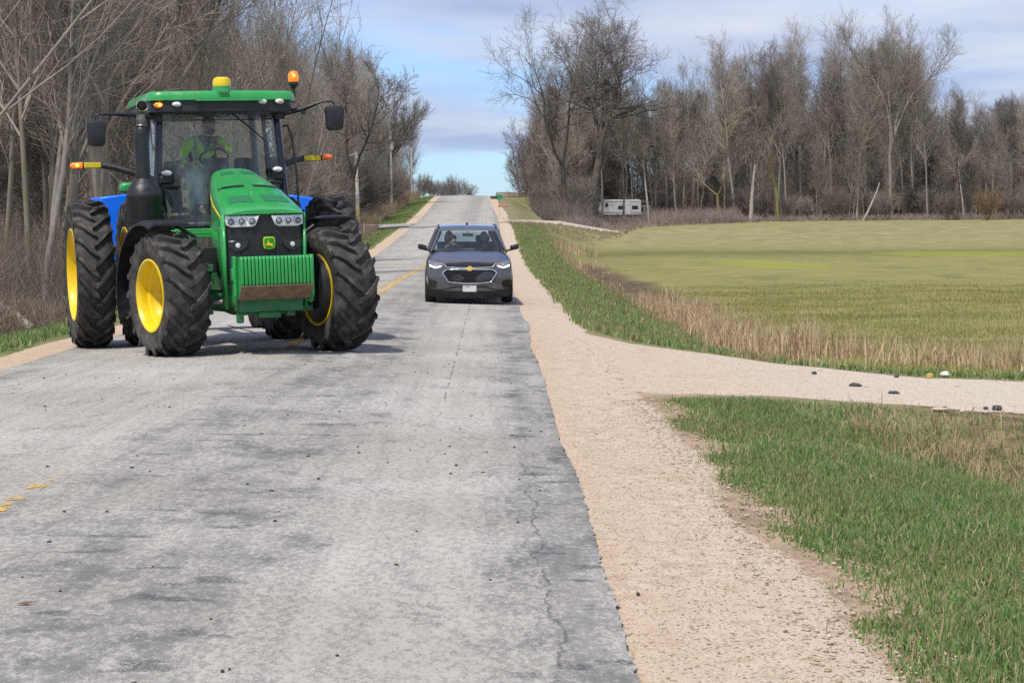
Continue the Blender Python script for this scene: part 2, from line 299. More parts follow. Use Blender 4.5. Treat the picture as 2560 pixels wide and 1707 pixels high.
# --- gravel
def gravel(name, c1, c2, c3, pale):
    b = NB(name); p = b.pos(); fx = b.mr(b.math('ADD', b.sep(p)[0], b.math('MULTIPLY', b.noise(p, .7, 4), 2)), 2.2, 7); n1 = b.noise(p, .8, 5); n2 = b.noise(p, 7, 5, .65); vc = b.vor(p, 75, 'Color'); vd = b.vor(p, 75); n3 = b.noise(p, 150, 3, .7)
    c = b.mix(b.mr(n1, .35, .65), c1, c2); c = b.mix(b.math('MULTIPLY', b.mr(b.math('ADD', b.math('MULTIPLY', n2, .6), b.math('MULTIPLY', n1, .4)), .46, .62), .75), c, c3); c = b.mix(b.math('MULTIPLY', fx, .8), c, pale); c = b.mix(b.math('MULTIPLY', b.mr(b.math('ADD', b.sep(p)[0], b.math('MULTIPLY', n1, .9)), .95, 1.5, 1, 0), .38), c, (.53, .37, .23))
    sp = b.sep(vc); c = b.mix(b.math('MULTIPLY', b.mr(sp[0], .55, 1), .45), c, (.62, .57, .50)); c = b.mix(b.math('MULTIPLY', b.mr(sp[1], .86, .95), .7), c, (.12, .105, .095))
    c = b.mix(b.math('MULTIPLY', b.mr(b.math('ADD', vd, b.math('MULTIPLY', n3, .5)), .75, 1.1), .38), c, (.20, .145, .10))
    return b.pbr(c, .95, 0, b.bump(b.math('ADD', b.math('SUBTRACT', n3, vd), b.math('MULTIPLY', n2, .5)), .6, .016), .2)
M_GRAVEL = gravel('tan roadside gravel', (.575, .455, .34), (.64, .525, .41), (.45, .32, .205), (.62, .545, .45))
M_GRAVEL2 = M_GRAVEL
ax = np.concatenate([np.linspace(-900, -200, 15), np.linspace(-180, -45, 28), np.linspace(-42, -15, 28), np.linspace(-14.5, 16, 123), np.linspace(17, 45, 29), np.linspace(48, 180, 34), np.linspace(200, 900, 15)])
ay = np.concatenate([np.linspace(-120, -4, 12), np.linspace(-3, 60, 190), np.linspace(61, 180, 120), np.linspace(182, 360, 90), np.linspace(370, 1500, 30)])
X, Y = np.meshgrid(ax, ay); Z = ground(X, Y); XRr = X - xshift(Y)
Z = Z - .05 * (sstep(XL - .5, XL - .1, XRr) * (1 - sstep(XR + .1, XR + .5, XRr)))
o = grid('ground', X, Y, Z, M_GROUND); tag(o, kind='structure')
def strip(name, xa, xb, ys, nx, lift, mat, noise=0., seed=0, lab=None):
    ys = np.asarray(ys); t = np.linspace(0, 1, nx)
    rg_ = np.random.default_rng(seed); k = np.minimum(1, np.gradient(ys)[:1] / np.gradient(ys) + .25)      # ragged edge: slow waves plus a fine nibble
    def rag(sd): return noise * (vnoise(ys, ys * 0, .37, sd) * 1.2 + .5 * vnoise(ys, ys * 0, .83, sd + 2)) + noise * .22 * k * rg_.normal(0, 1, len(ys))
    a = np.array([xa(q) if callable(xa) else xa for q in ys]) + rag(seed); c = np.array([xb(q) if callable(xb) else xb for q in ys]) + rag(seed + 3)
    XX = a[:, None] * (1 - t) + c[:, None] * t + xshift(ys)[:, None]; YY = np.repeat(ys[:, None], nx, 1)
    edge_ = (np.abs(t - .5) > .49) * .03 * ('gravel' in name)      # gravel thins out into the soil
    o = grid(name, XX, YY, ground(XX, YY) + lift - edge_[None, :], mat); tag(o, kind='structure'); return o
ysr = np.concatenate([np.linspace(-12, 30, 700), np.linspace(30.1, 60, 240), np.linspace(60.5, 340, 300)])
def rright(q): return XR + (.10 * math.exp(-((q - 36) / 2.5) ** 2)) 
strip('road', XL, rright, ysr, 41, .016, M_ROAD, .03, 1)
strip('gravel_shoulder', XR - .15, 1.68, ysr, 13, .008, M_GRAVEL, .14, 5)
strip('gravel_verge', XL - .95, XL + .15, ysr, 9, .008, M_GRAVEL, .06, 8)
dx = np.concatenate([np.linspace(1.22, 2.2, 14), np.linspace(2.3, 16, 80)]); tt = np.linspace(0, 1, 70)
hi = np.interp(dx, DX, DHI) + .18 * vnoise(dx, dx, 2.1, 4) - .1; lo = np.interp(dx, DX, DLO) + .16 * vnoise(dx, dx, 2.7, 6) + .15
YY = lo[:, None] * (1 - tt) + hi[:, None] * tt; XX = np.repeat(dx[:, None], 70, 1)
tp_ = sstep(0, .12, tt)[None, :] * (1 - sstep(.90, 1, tt))[None, :]
o = grid('driveway', XX, YY, ground(XX, YY) - .03 + .033 * tp_ + .011 * sstep(1.5, 1.9, dx)[:, None], M_GRAVEL2); tag(o, kind='structure')
# far lanes: the drive to the trailer, the lane at the crest, the side road on the left
def lane(name, pts, w, mat, lift=.03):
    P = np.array(pts, float); d = np.gradient(P, axis=0); nrm = np.stack([-d[:, 1], d[:, 0]], 1); nrm /= np.linalg.norm(nrm, axis=1)[:, None]
    t = np.linspace(-.5, .5, 11); XX = P[:, 0:1] + nrm[:, 0:1] * t * w; YY = P[:, 1:2] + nrm[:, 1:2] * t * w
    o = grid(name, XX, YY, ground(XX, YY) + lift, mat); tag(o, kind='structure'); return o
t = np.linspace(0, 1, 90)
xl_ = np.linspace(.6, 14.6, 110); ol_ = np.linspace(-1.6, 1.6, 9); XX = np.repeat(xl_[:, None], 9, 1); YY = ylane(XX) + ol_[None, :]
tag(grid('trailer_drive', XX, YY, ground(XX, YY) + .05, M_GRAVEL2), kind='structure')
lane('crest_lane', np.stack([-.4 + 9 * t, 289 + 0 * t], 1), 4.0, M_GRAVEL2, .06)
lane('side_road', np.stack([-6.2 - 30 * t, 156 + 1.0 * t], 1), 7.5, M_ROAD, .06)
# worn centre line: ragged scraps of yellow paint
_b = NB('worn road paint'); _p = _b.pos(); _k = _b.mr(_b.math('ADD', _b.mr(_b.sep(_p)[1], 20, 28, 0, .10), _b.math('ADD', _b.math('MULTIPLY', _b.noise(_p, 3.0, 6, .75), .85), _b.math('MULTIPLY', _b.noise(_p, 30, 3, .8), .35))), .60, .66)
_b.pbr(_b.mix(_b.noise(_p, 9, 4), (.62, .36, .05), (.55, .38, .12)), .85); _pr = [n for n in _b.t.nodes if n.type == 'BSDF_PRINCIPLED'][0]; _t = _b.node('ShaderNodeBsdfTransparent'); _m = _b.node('ShaderNodeMixShader')
_b.put(_m.inputs[0], _k); _b.put(_m.inputs[1], _t.outputs[0]); _b.put(_m.inputs[2], _pr.outputs[0]); _b.t.links.new(_m.outputs[0], _b.out.inputs[0]); M_YELLOW = _b.m
rng = random.Random(5)
def line_scraps(y0, y1, x0, w, keep, name):
    m = MB(); q = y0
    while q < y1:
        ln = rng.uniform(.08, .35) * (1 if q < 30 else 2.2)
        if rng.random() < keep or y0 < 20:
            xa = x0 + (rng.uniform(-.02, .02) if y0 > 20 else 0); n = 5; up = []; dn = []
            for i in range(n):
                yy = q + ln * i / (n - 1); ww = w * .5 * (rng.uniform(.55, 1.0) if y0 > 20 else 1) ; xs = float(xshift(yy))
                up.append((xa + ww + xs, yy, gz(xa + ww + xs, yy) + .021)); dn.append((xa - ww + xs, yy, gz(xa - ww + xs, yy) + .021))
            for i in range(n - 1): m.add([dn[i], up[i], up[i + 1], dn[i + 1]], [(0, 1, 2, 3)])
        q += ln * (.93 if y0 > 20 else 1)
    o = m.obj(name, M_YELLOW, None, 0); tag(o, kind='structure')
line_scraps(9.5, 13.3, -2.95, .12, .9, 'road_markings')
line_scraps(28, 150, -2.84, .17, .97, 'road_markings')
line_scraps(30, 75, -3.10, .12, .45, 'road_markings')
# ditch water
M_WATER = NB('ditch water'); 
_b = M_WATER; _b.pbr((.045, .05, .055), .06, 0, _b.bump(_b.noise(_b.pos(), 9, 4), .15, .02), .6); M_WATER = _b.m
for i, (xa, xb, ya, yb) in enumerate([(4.5, 5.1, 58, 78)]):
    a = np.linspace(0, 1, 24); cxm, cym = (xa + xb) / 2, (ya + yb) / 2
    ang = a * 2 * np.pi; rr = 1 + .18 * np.sin(3 * ang + i) + .1 * np.sin(7 * ang)
    V = np.stack([cxm + (xb - xa) / 2 * rr * np.cos(ang), cym + (yb - ya) / 2 * rr * np.sin(ang), np.full(24, gz(cxm, cym) + .035)], 1)[:-1]
    o = mesh_np('water', V, [np.arange(23).reshape(1, 23)], M_WATER); tag(o, kind='structure')
# ---------------------------------------------------------------- bare trees
def bark(name, c1, c2, scale=3., moss=None):
    b = NB(name); o = b.obj(); oi = b.node('ShaderNodeObjectInfo').outputs['Random']
    c = b.mix(b.mr(b.noise(b.scl(o, (1, 1, .3)), scale, 6, .65), .35, .65), c1, c2)
    c = b.mix(b.math('MULTIPLY', oi, .35), c, tuple(q * .7 for q in c1))
    if moss: zz = b.sep(o)[2]; c = b.mix(b.math('MULTIPLY', b.math('MULTIPLY', b.mr(zz, .5, 6, 1, 0), b.mr(b.noise(o, 1.4, 4), .4, .6)), b.mr(oi, .5, .75)), c, moss)
    return b.pbr(c, .9, 0, None, .2)
M_BARK = bark('grey brown bark', (.215, .190, .163), (.335, .30, .26), 3, (.19, .18, .06))
M_BARKD = bark('dark oak bark', (.080, .068, .058), (.15, .128, .110))
M_BARKW = bark('pale aspen bark', (.44, .41, .36), (.30, .27, .225), 2.2)
M_TWIG = bark('grey brown twigs', (.255, .222, .192), (.355, .312, .272))
M_TWIGD = bark('dark purple twigs', (.170, .145, .130), (.255, .22, .198))
M_TWIGP = bark('pale tan twigs', (.36, .31, .255), (.46, .40, .335))
def tubes_np(br):
    """br: list of (pts (n,3), radii (n,), sides) -> V, F"""
    Vs, Fs, off = [], [], 0; groups = {}
    for p, r, k in br: groups.setdefault((len(p), k), []).append((p, r))
    for (n, k), L in groups.items():
        P = np.array([l[0] for l in L]); Rr = np.array([l[1] for l in L]); m = len(L)
        D = np.gradient(P, axis=1); D /= np.linalg.norm(D, axis=2, keepdims=True) + 1e-9
        A = np.where(np.abs(D[:, :1, 2:3]) > .9, np.array([1., 0, 0]), np.array([0, 0, 1.]))
        U = np.cross(np.broadcast_to(A, D.shape), D); U /= np.linalg.norm(U, axis=2, keepdims=True) + 1e-9; W = np.cross(D, U)
        an = 2 * np.pi * np.arange(k) / k
        V = P[:, :, None] + (U[:, :, None] * np.cos(an)[None, None, :, None] + W[:, :, None] * np.sin(an)[None, None, :, None]) * Rr[:, :, None, None]
        i = np.arange(m * n * k).reshape(m, n, k); a = i[:, :-1]; c = i[:, 1:]
        F = np.stack([a, np.roll(a, -1, 2), np.roll(c, -1, 2), c], -1).reshape(-1, 4) + off
        Vs.append(V.reshape(-1, 3)); Fs.append(F); off += m * n * k
    return np.concatenate(Vs), np.concatenate(Fs)
def unit(v): return v / (np.linalg.norm(v) + 1e-9)
def limb(rg, start, d, L, r0, r1, n, wig, up):
    pts = [start]; d = unit(d)
    for i in range(n - 1):
        d = unit(d + rg.normal(0, wig, 3) + np.array([0, 0, up])); pts.append(pts[-1] + d * L / (n - 1))
    return np.array(pts), np.linspace(r0, r1, n), d
def at_limb(p, t):
    f = t * (len(p) - 1); i = min(int(f), len(p) - 2); return p[i] + (p[i + 1] - p[i]) * (f - i), unit(p[i + 1] - p[i])
def side_dir(rg, d, ang):
    a = rg.normal(0, 1, 3); a = unit(a - d * a.dot(d)); return d * math.cos(ang) + a * math.sin(ang)
def sprout(rg, out, p, r, L, lev, S):
    """children of the limb p (length L): S['n'][lev] children of S['len'][lev] x L, angle S['ang'][lev]"""
    if lev >= len(S['n']): return
    n = S['n'][lev]; n = int(n + rg.random() * .999)
    for q in range(n):
        t = lerp(S['t0'][lev], .98, (q + rg.random() * .9) / n); s, d = at_limb(p, t)
        ra = float(np.interp(t, np.linspace(0, 1, len(r)), r)); cl = L * S['len'][lev] * (1.15 - .55 * (t if lev == 0 and S.get('cone', 1) else t * .5)) * rg.uniform(.7, 1.25)
        cd_ = side_dir(rg, d, S['ang'][lev] * rg.uniform(.7, 1.3)); cr = max(min(ra * .7, S['r'][lev] * rg.uniform(.7, 1.3)), S['rmin'])
        npt = S['pts'][lev]; cp, crr, _ = limb(rg, s, cd_, cl, cr, max(cr * .35, S['rmin'] * .6), npt, S['wig'][lev], S['up'][lev])
        out.append((lev, cp, crr)); sprout(rg, out, cp, crr, cl, lev + 1, S)
SLIM = dict(n=[28, 9, 7], len=[.27, .50, .46], ang=[.62, .60, .6], t0=[.28, .12, .1], r=[.035, .016, .011], pts=[5, 4, 3], wig=[.10, .12, .14], up=[.16, .10, .05], rmin=.0075)
TALL = dict(n=[26, 9, 8], len=[.22, .50, .50], ang=[.72, .68, .65], t0=[.38, .15, .1], r=[.085, .034, .021], pts=[6, 4, 3], wig=[.12, .14, .16], up=[.16, .08, .03], rmin=.0105)
OAK = dict(n=[12, 8, 7, 5], len=[.55, .48, .48, .45], ang=[1.0, .75, .7, .65], t0=[.30, .25, .15, .1], r=[.22, .085, .040, .019], pts=[8, 6, 4, 3], wig=[.20, .2, .18, .18], up=[.06, .06, .04, .02], rmin=.013, cone=0)
def make_tree(name, seed, H, r0, S, mats, fork=0, lean=(0, 0), wig=.035, spread=.3, trunk_lev=0):
    """an Empty with the children trunk (stem and main limbs) and crown (branches and twigs)"""
    rg = np.random.default_rng(seed); stems = []
    if fork:
        hf = H * rg.uniform(.25, .4); p, r, d = limb(rg, np.zeros(3), np.array([lean[0], lean[1], 1.]), hf, r0, r0 * .85, 5, wig, .02); stems.append((p, r, 0))
        for k in range(fork):
            dd = side_dir(rg, d, spread * rg.uniform(.6, 1.3)); pp, rr, _ = limb(rg, p[-1], dd, (H - hf) * rg.uniform(.8, 1.02), r0 * .62, r0 * .07, 9, wig * 2.2, .045); stems.append((pp, rr, 1))
    else:
        p, r, d = limb(rg, np.zeros(3), np.array([lean[0], lean[1], 1.]), H, r0, r0 * .07, 12, wig, .02); stems.append((p, r, 1))
    tr, cr = [], []
    for p, r, g in stems:
        tr.append((p, r, 7))
        if g:
            out = []; L = np.linalg.norm(p[-1] - p[0]); sprout(rg, out, p, r, max(L, H * .55), 0, S)
            for lev, cp, crr in out: (tr if lev < trunk_lev else cr).append((cp, crr, 5 if lev == 0 else 3))
    e = empty(name)
    V, F = tubes_np(tr); V[:, 2] -= .25; mesh_np('trunk', V, F, mats[0], e, True)
    V, F = tubes_np(cr); V[:, 2] -= .25; mesh_np('crown', V, F, mats[1], e)
    return e
def copy_tree(o, name=None):
    c = o.copy(); COL.objects.link(c); c.name = name or o.name.split('.')[0]
    for ch in kids_of[o.name]:
        k = ch.copy(); COL.objects.link(k); k.parent = c
    return c
kids_of = {}
protos = {}
def variants(kind, n, fn):
    L = []
    for i in range(n):
        e = fn(i); kids_of[e.name] = [c for c in e.children]; L.append([e, False])
    protos[kind] = L
def plant(kind, x, y, sc, rz, label, group, cat='tree', i=None, rng=random, dz=0, sz=None):
    L = protos[kind]; P = L[rng.randrange(len(L)) if i is None else i]
    if P[1]: e = copy_tree(P[0])
    else: e = P[0]; P[1] = True
    e.location = (x, y, gz(x, y) + dz); e.rotation_euler = (0, 0, rz); e.scale = (sc, sc, sz or sc); tag(e, label, cat, group); return e
variants('slim', 6, lambda i: make_tree('thicket_tree', 40 + i, 14.5, .085 + .012 * (i % 3), SLIM, (M_BARK, M_TWIG if i % 3 else M_TWIGP), 0, ((i % 3 - 1) * .07, .03), .05))
variants('fork', 3, lambda i: make_tree('forked_tree', 60 + i, 15, .13, SLIM, (M_BARK, M_TWIG), 2 + i % 2, (0, 0), .04, .34))
variants('tall', 6, lambda i: make_tree('woodland_tree', 80 + i, 23, .20, TALL, (M_BARKD if i % 2 else M_BARK, [M_TWIGD, M_TWIG, M_TWIGP][i % 3]), 0 if i % 3 else 2, (0, 0), .035, .22))
variants('aspen', 2, lambda i: make_tree('aspen_tree', 120 + i, 23, .21, TALL, (M_BARKW, M_TWIGP), 0, (-.05, 0), .03))
BUSH = dict(n=[9, 7, 5], len=[.50, .5, .5], ang=[.55, .6, .6], t0=[.15, .1, .1], r=[.016, .012, .010], pts=[4, 3, 3], wig=[.16, .16, .16], up=[.10, .05, .03], rmin=.008, cone=0)
def make_shrub(name, seed, H, mats, stems=11, r=.03):
    rg = np.random.default_rng(seed); tr, cr = [], []
    for k in range(stems):
        a = rg.uniform(0, 6.283); q = np.array([math.cos(a), math.sin(a), 0]) * rg.uniform(0, .16 * H); d = np.array([math.cos(a) * .42, math.sin(a) * .42, 1.]) + rg.normal(0, .1, 3)
        p, rr, _ = limb(rg, q, d, H * rg.uniform(.65, 1.05), r, r * .3, 6, .09, .03); tr.append((p, rr, 4)); out = []; sprout(rg, out, p, rr, H * .8, 0, BUSH)
        cr += [(c, r_, 3) for _, c, r_ in out]
    e = empty(name); V, F = tubes_np(tr); V[:, 2] -= .15; mesh_np('stems', V, F, mats[0], e, True); V, F = tubes_np(cr); mesh_np('crown', V, F, mats[1], e); return e
variants('shrub', 3, lambda i: make_shrub('bare_shrub', 150 + i, 3.6, (M_BARKD, M_TWIGD if i < 2 else M_TWIG)))
rg = random.Random(11)
def wx(px, y): return (px - 1230) / (4978. / y)            # lateral place of a pixel column at distance y
# left wood, along the road and up the hill
G1 = 'bare trees of the roadside wood behind the tractor'; L1 = 'slender bare grey tree in the dense wood behind the tractor'
G1b = 'bare trees lining the hill road beyond the side road'; L1b = 'bare grey tree in the wooded hillside left of the road, beyond the side road'
def clear_left(x, y): return x < (-9.4 if y < 105 else -12.2) - .6 * rg.random() and not (150 < y < 162 and x > -30)
n = 0
while n < 170:
    y = 37 + 113 * rg.random() ** .85; depth = 22 * rg.random() ** 1.25; x = -10.0 - depth
    if x < -.262 * y - 3 or not clear_left(x, y): continue
    k = 'slim' if rg.random() < .8 else 'fork'
    plant(k, x, y, rg.uniform(.75, 1.25) if y < 72 else rg.uniform(.70, 1.0) if y < 92 else rg.uniform(.60, .80), rg.uniform(0, 6.28), L1 if k == 'slim' else 'bare tree with a forked trunk in the dense wood behind the tractor', G1 if k == 'slim' else 'forked bare trees of the roadside wood behind the tractor', rng=rg); n += 1
n = 0
while n < 112:
    y = 163 + 140 * rg.random(); depth = 18 * rg.random() ** 1.7; x = (-12.8 if y < 290 else -10.5) - depth + float(xshift(y))
    if x < -.262 * y - 3: continue
    sc = rg.uniform(.82, 1.08) if y < 235 else rg.uniform(.55, .8)
    plant('slim', x, y, sc, rg.uniform(0, 6.28), L1b, G1b, rng=rg); n += 1
n = 0
while n < 62:
    y = 112 + 190 * rg.random(); x = -11.6 - 3.5 * rg.random() + float(xshift(y))
    if 149 < y < 163 or (y < 149 and x > -12.6): continue
    plant('shrub', x, y, rg.uniform(.7, 1.25) * (1.15 if y < 240 else .8), rg.uniform(0, 6.28), 'dark bare shrub at the foot of the wood left of the hill road', 'bare shrubs left of the hill road', 'shrub', rng=rg); n += 1
n = 0
while n < 22:                                              # the wood's right end, thinning towards the side road
    y = 112 + 36 * rg.random(); x = -12.4 - 5 * rg.random()
    plant('slim', x, y, rg.uniform(.62, .80), rg.uniform(0, 6.28), L1, G1, rng=rg); n += 1
# right wood beyond the field
G2 = 'bare trees of the wood beyond the field'; L2 = 'tall bare grey tree in the wood beyond the grassy field'
def tall_scale(px):                                        # tree tops follow the outline of the wood
    return float(np.interp(px, [1300, 1420, 1560, 1640, 1720, 1900, 2080, 2250, 2330, 2420, 2560, 2700], [.62, .80, .80, .66, .80, .92, 1.0, .98, .78, .62, .68, .66]))
n = 0
while n < 128:
    y = 256 + 62 * rg.random() ** 1.2; px = rg.uniform(1345, 2640); x = wx(px, y)
    if px < 1480 and y < 262: continue
    if 266 < y < 292 and 1480 < px < 1625 and y < 284: continue
    plant('tall', x, y, tall_scale(px) * rg.uniform(.82, 1.06) * y / 262, rg.uniform(0, 6.28), L2, G2, rng=rg); n += 1
n = 0
while n < 44:                                              # young stems inside the wood
    y = 254 + 30 * rg.random(); px = rg.uniform(1350, 2640); x = wx(px, y)
    if 1470 < px < 1630 and y < 284: continue
    plant('slim', x, y, rg.uniform(.5, .95), rg.uniform(0, 6.28), 'young slender bare tree at the edge of the wood beyond the field', 'young bare trees at the edge of the wood beyond the field', rng=rg); n += 1
n = 0
while n < 40:
    if n < 16: y = rg.uniform(240, 300); x = 7.0 + float(xshift(y)) + 5.5 * rg.random() + (y - 215) * .01
    else:
        px = rg.uniform(1400, 2600); y = 254 + 9 * rg.random(); x = wx(px, y)
        if 1465 < px < 1640: continue
    plant('shrub', x, y, rg.uniform(.8, 1.4) * (1.15 if n < 16 else .8), rg.uniform(0, 6.28), 'dark bare shrub right of the hill road, at the corner of the wood' if n < 16 else 'bare shrub under the trees along the far edge of the field', 'bare shrubs right of the hill road' if n < 16 else 'bare shrubs along the far edge of the field', 'shrub', rng=rg); n += 1
# trees one can tell apart
def single(e, x, y, label, cat='tree', rz=0):
    e.location = (x, y, gz(x, y)); e.rotation_euler = (0, 0, rz); tag(e, label, cat); return e
single(make_tree('spreading_tree', 205, 22.5, .55, OAK, (M_BARKD, M_TWIGD), 3, (0, 0), .05, .30, 2), wx(1478, 250), 250, 'biggest tree, dark trunk and wide arching limbs, near the road at the wood corner')
single(make_tree('leaning_tree', 231, 22, .32, dict(OAK, n=[9, 7, 7, 5], len=[.5, .5, .5, .45]), (M_BARKD, M_TWIGD), 2, (-.28, 0), .06, .35, 1), wx(1420, 240), 240, 'dark tree leaning over the road verge with long drooping limbs left of the biggest tree')
single(make_tree('forked_tree', 212, 25.5, .26, dict(TALL, n=[16, 9, 7], len=[.30, .5, .5]), (M_BARK, M_TWIG), 4, (0, 0), .06, .30, 1), wx(2230, 255), 255, 'tall tree with a vase shaped crown rising above the right of the wood')
def aspen(px, y, s, label, i, rz): plant('aspen', wx(px, y), y, s, rz, label, 'pale trunked trees', i=i)
aspen(1622, 251, .74, 'white trunked aspen leaning left, just right of the white trailer', 0, 0)
aspen(1690, 255, .70, 'thin white trunked aspen, second one right of the white trailer', 1, .4)
aspen(1838, 258, .96, 'tallest white trunked aspen, high in the middle of the wood', 0, .2)
aspen(2142, 258, .92, 'white trunked aspen in front of the vase shaped tree', 1, 2.0)
aspen(2410, 258, .64, 'white trunked aspen near the right end of the wood', 0, 1.0)
# pale snag and leaning dead trunk at the field edge
rgn = np.random.default_rng(3)
p, r, _ = limb(rgn, np.zeros(3), np.array([0, 0, 1.]), 7.2, .30, .12, 9, .03, .02); V, F = tubes_np([(p, r, 9)])
single(mesh_np('tree_snag', V, F, M_BARKW, None, True), wx(1876, 247), 247, 'bare pale broken trunk standing at the edge of the field', 'dead tree')
p, r, _ = limb(rgn, np.zeros(3), np.array([.55, 0, 1.]), 5.2, .16, .08, 7, .03, .0); V, F = tubes_np([(p, r, 8)])
single(mesh_np('leaning_snag', V, F, M_BARKW, None, True), wx(2158, 250), 250, 'grey dead trunk leaning to the right at the edge of the field', 'dead tree')
single(make_tree('forked_tree', 218, 9, .22, dict(SLIM, n=[12, 7, 5]), (bark('mossy bark', (.26, .235, .13), (.20, .18, .10)), M_TWIGP), 2, (0, 0), .05, .5), wx(1797, 250), 250, 'low yellowish tree forked in a Y at the edge of the field')
single(make_tree('mossy_tree', 219, 13, .2, dict(SLIM, n=[14, 7, 5]), (MATS.get('x') or bark('green mossy bark', (.17, .18, .05), (.23, .22, .09)), M_TWIG), 2, (0, 0), .05, .3), wx(1945, 252), 252, 'green mossy double trunk right of the pale broken trunk')
# left: tall dark one leaning over the lane, vase tree far up the hill, leaning branches at the frame's left
single(make_tree('roadside_tree', 222, 13.4, .20, dict(OAK, n=[11, 8, 7, 5], r=[.075, .04, .024, .013], len=[.34, .48, .48, .45], rmin=.010, up=[.12, .08, .05, .03]), (M_BARKD, M_TWIGD), 2, (.02, 0), .04, .35, 1), wx(872, 147), 147, 'tall dark tree at the right end of the roadside wood, branches reaching over the road')
single(make_tree('hilltop_tree', 226, 12.5, .22, dict(SLIM, n=[14, 9, 6], len=[.42, .5, .46], ang=[.5, .5, .5], r=[.05, .025, .016], rmin=.011), (M_BARKD, M_TWIGD), 4, (.02, 0), .05, .36), wx(955, 238), 238, 'vase shaped tree beside the far utility poles, against the sky')
for i, (px, y, H, ln, lab) in enumerate([(-511, 38.5, 17, .98, 'pale tree leaning across the upper left corner, nearest to the camera'), (-560, 42, 18, .80, 'leaning tree at the far left edge, behind the leaning tree of the upper left corner'), (696, 72, 13, .20, 'pale tree leaning right, seen just right of the tractor cab'), (716, 78, 12, .31, 'leaning pale tree between the tractor mirror and the utility pole')]):
    single(make_tree('leaning_tree', 240 + i, H, .055, dict(SLIM, n=[8, 5, 4], r=[.022, .012, .009]), (M_BARK, M_TWIG), 0, (ln, 0), .03), wx(px, y), y, lab)
# bushes at the crest, at the end of the road
for i, (px, y, s) in enumerate([(1105, 330, 1.0), (1135, 335, 1.25), (1165, 340, .95), (1085, 318, .9), (1060, 305, 1.1)]):
    plant('shrub', wx(px, y), y, s * .85, i * 1.3, 'low bare bush on the crest at the end of the road', 'bare bushes on the crest', 'shrub', i=i % 3)
single(make_shrub('thorn_bush', 160, 3.2, (bark('rusty stems', (.20, .135, .08), (.27, .19, .115)), bark('rusty twigs', (.23, .16, .10), (.31, .225, .14))), 16), wx(2470, 250), 250, 'rusty brown rounded bush at the right end of the far field edge', 'bush')
# far wood that reads as one mass
def wood_mass(name, spots, seed, mat, hs, bush=False):
    rgn = np.random.default_rng(seed); base = []
    for v in range(5):
        H = 10.; br = []; p, r, d = limb(rgn, np.zeros(3), np.array([0, 0, 1.]), H, .13, .012, 8, .05, .02); br.append((p, r, 4)); out = []
        sprout(rgn, out, p, r, H, 0, dict(n=[24, 8, 5], len=[.26, .5, .5], ang=[.6, .6, .6], t0=[.12, .1, .1], r=[.035, .02, .016], pts=[4, 3, 2], wig=[.1, .1, .1], up=[.12, .06, .02], rmin=.013))
        br += [(c, q, 3) for _, c, q in out]; base.append(tubes_np(br))
    Vs, Fs, off = [], [], 0
    for i, (x, y, h) in enumerate(spots):
        V, F = base[i % 5]; a = rgn.uniform(0, 6.28); c, s = math.cos(a), math.sin(a); k = h / 10.; kw = k ** .6 * 1.15
        W = np.stack([(V[:, 0] * c - V[:, 1] * s) * kw + x, (V[:, 0] * s + V[:, 1] * c) * kw + y, V[:, 2] * k + gz(x, y) - .3], 1); Vs.append(W); Fs.append(F + off); off += len(V)
    o = mesh_np(name, np.concatenate(Vs), np.concatenate(Fs), mat); tag(o, kind='stuff'); return o
sp = []
while len(sp) < 260:
    y = rg.uniform(60, 320); x = rg.uniform(-78, -20) if y > 95 else rg.uniform(-40, -18)
    if x < -.27 * y - 6 or x > -13 - .07 * y or 151 < y < 162: continue
    sp.append((x, y, rg.uniform(8, 13.5) if y < 85 else rg.uniform(7, 9.5)))
tag(wood_mass('far_woods', sp, 5, M_TWIG, 0), 'mass of bare trees deep in the wood left of the road', 'woods')
sp = []
while len(sp) < 430:
    y = rg.uniform(290, 345); px = rg.uniform(1330, 2680); sp.append((wx(px, y), y, tall_scale(px) * (rg.uniform(14, 21) if len(sp) % 2 else rg.uniform(5, 11))))
for _ in range(170): px = rg.uniform(1330, 2680); y = rg.uniform(270, 300); (1490 < px < 1640 and y < 288) or sp.append((wx(px, y), y, rg.uniform(3.5, 8)))
for _ in range(45): px = rg.uniform(1300, 1500); y = rg.uniform(296, 335); sp.append((wx(px, y), y, rg.uniform(6, 13)))
tag(wood_mass('far_woods', sp, 6, M_TWIGD, 0), 'mass of bare trees deep in the wood beyond the field', 'woods')
# brush: dry stems along the foot of both woods
def brush(name, spots, seed, mat, r=.012):
    rgn = np.random.default_rng(seed); br = []
    for x, y, h in spots:
        z = gz(x, y) - .1
        for k in range(3):
            p, rr, d = limb(rgn, np.array([x, y, z]), np.array([rgn.normal(0, .25), rgn.normal(0, .25), 1.]), h * rgn.uniform(.6, 1.1), r, r * .45, 4, .12, 0); br.append((p, rr, 3))
            for q in range(3):
                s, dd = at_limb(p, rgn.uniform(.3, .9)); p2, r2, _ = limb(rgn, s, side_dir(rgn, dd, .6), h * .38, r * .7, r * .35, 3, .12, .05); br.append((p2, r2, 3))
    V, F = tubes_np(br); o = mesh_np(name, V, F, mat); tag(o, kind='stuff'); return o
M_BRUSH = bark('mauve brush stems', (.27, .205, .19), (.39, .31, .28), 1.)
M_BRUSHB = bark('brown brush stems', (.235, .185, .145), (.34, .275, .215), 1.)
M_BRUSHT = bark('tan dead stems', (.30, .225, .15), (.42, .335, .235), 1.)
sp = []
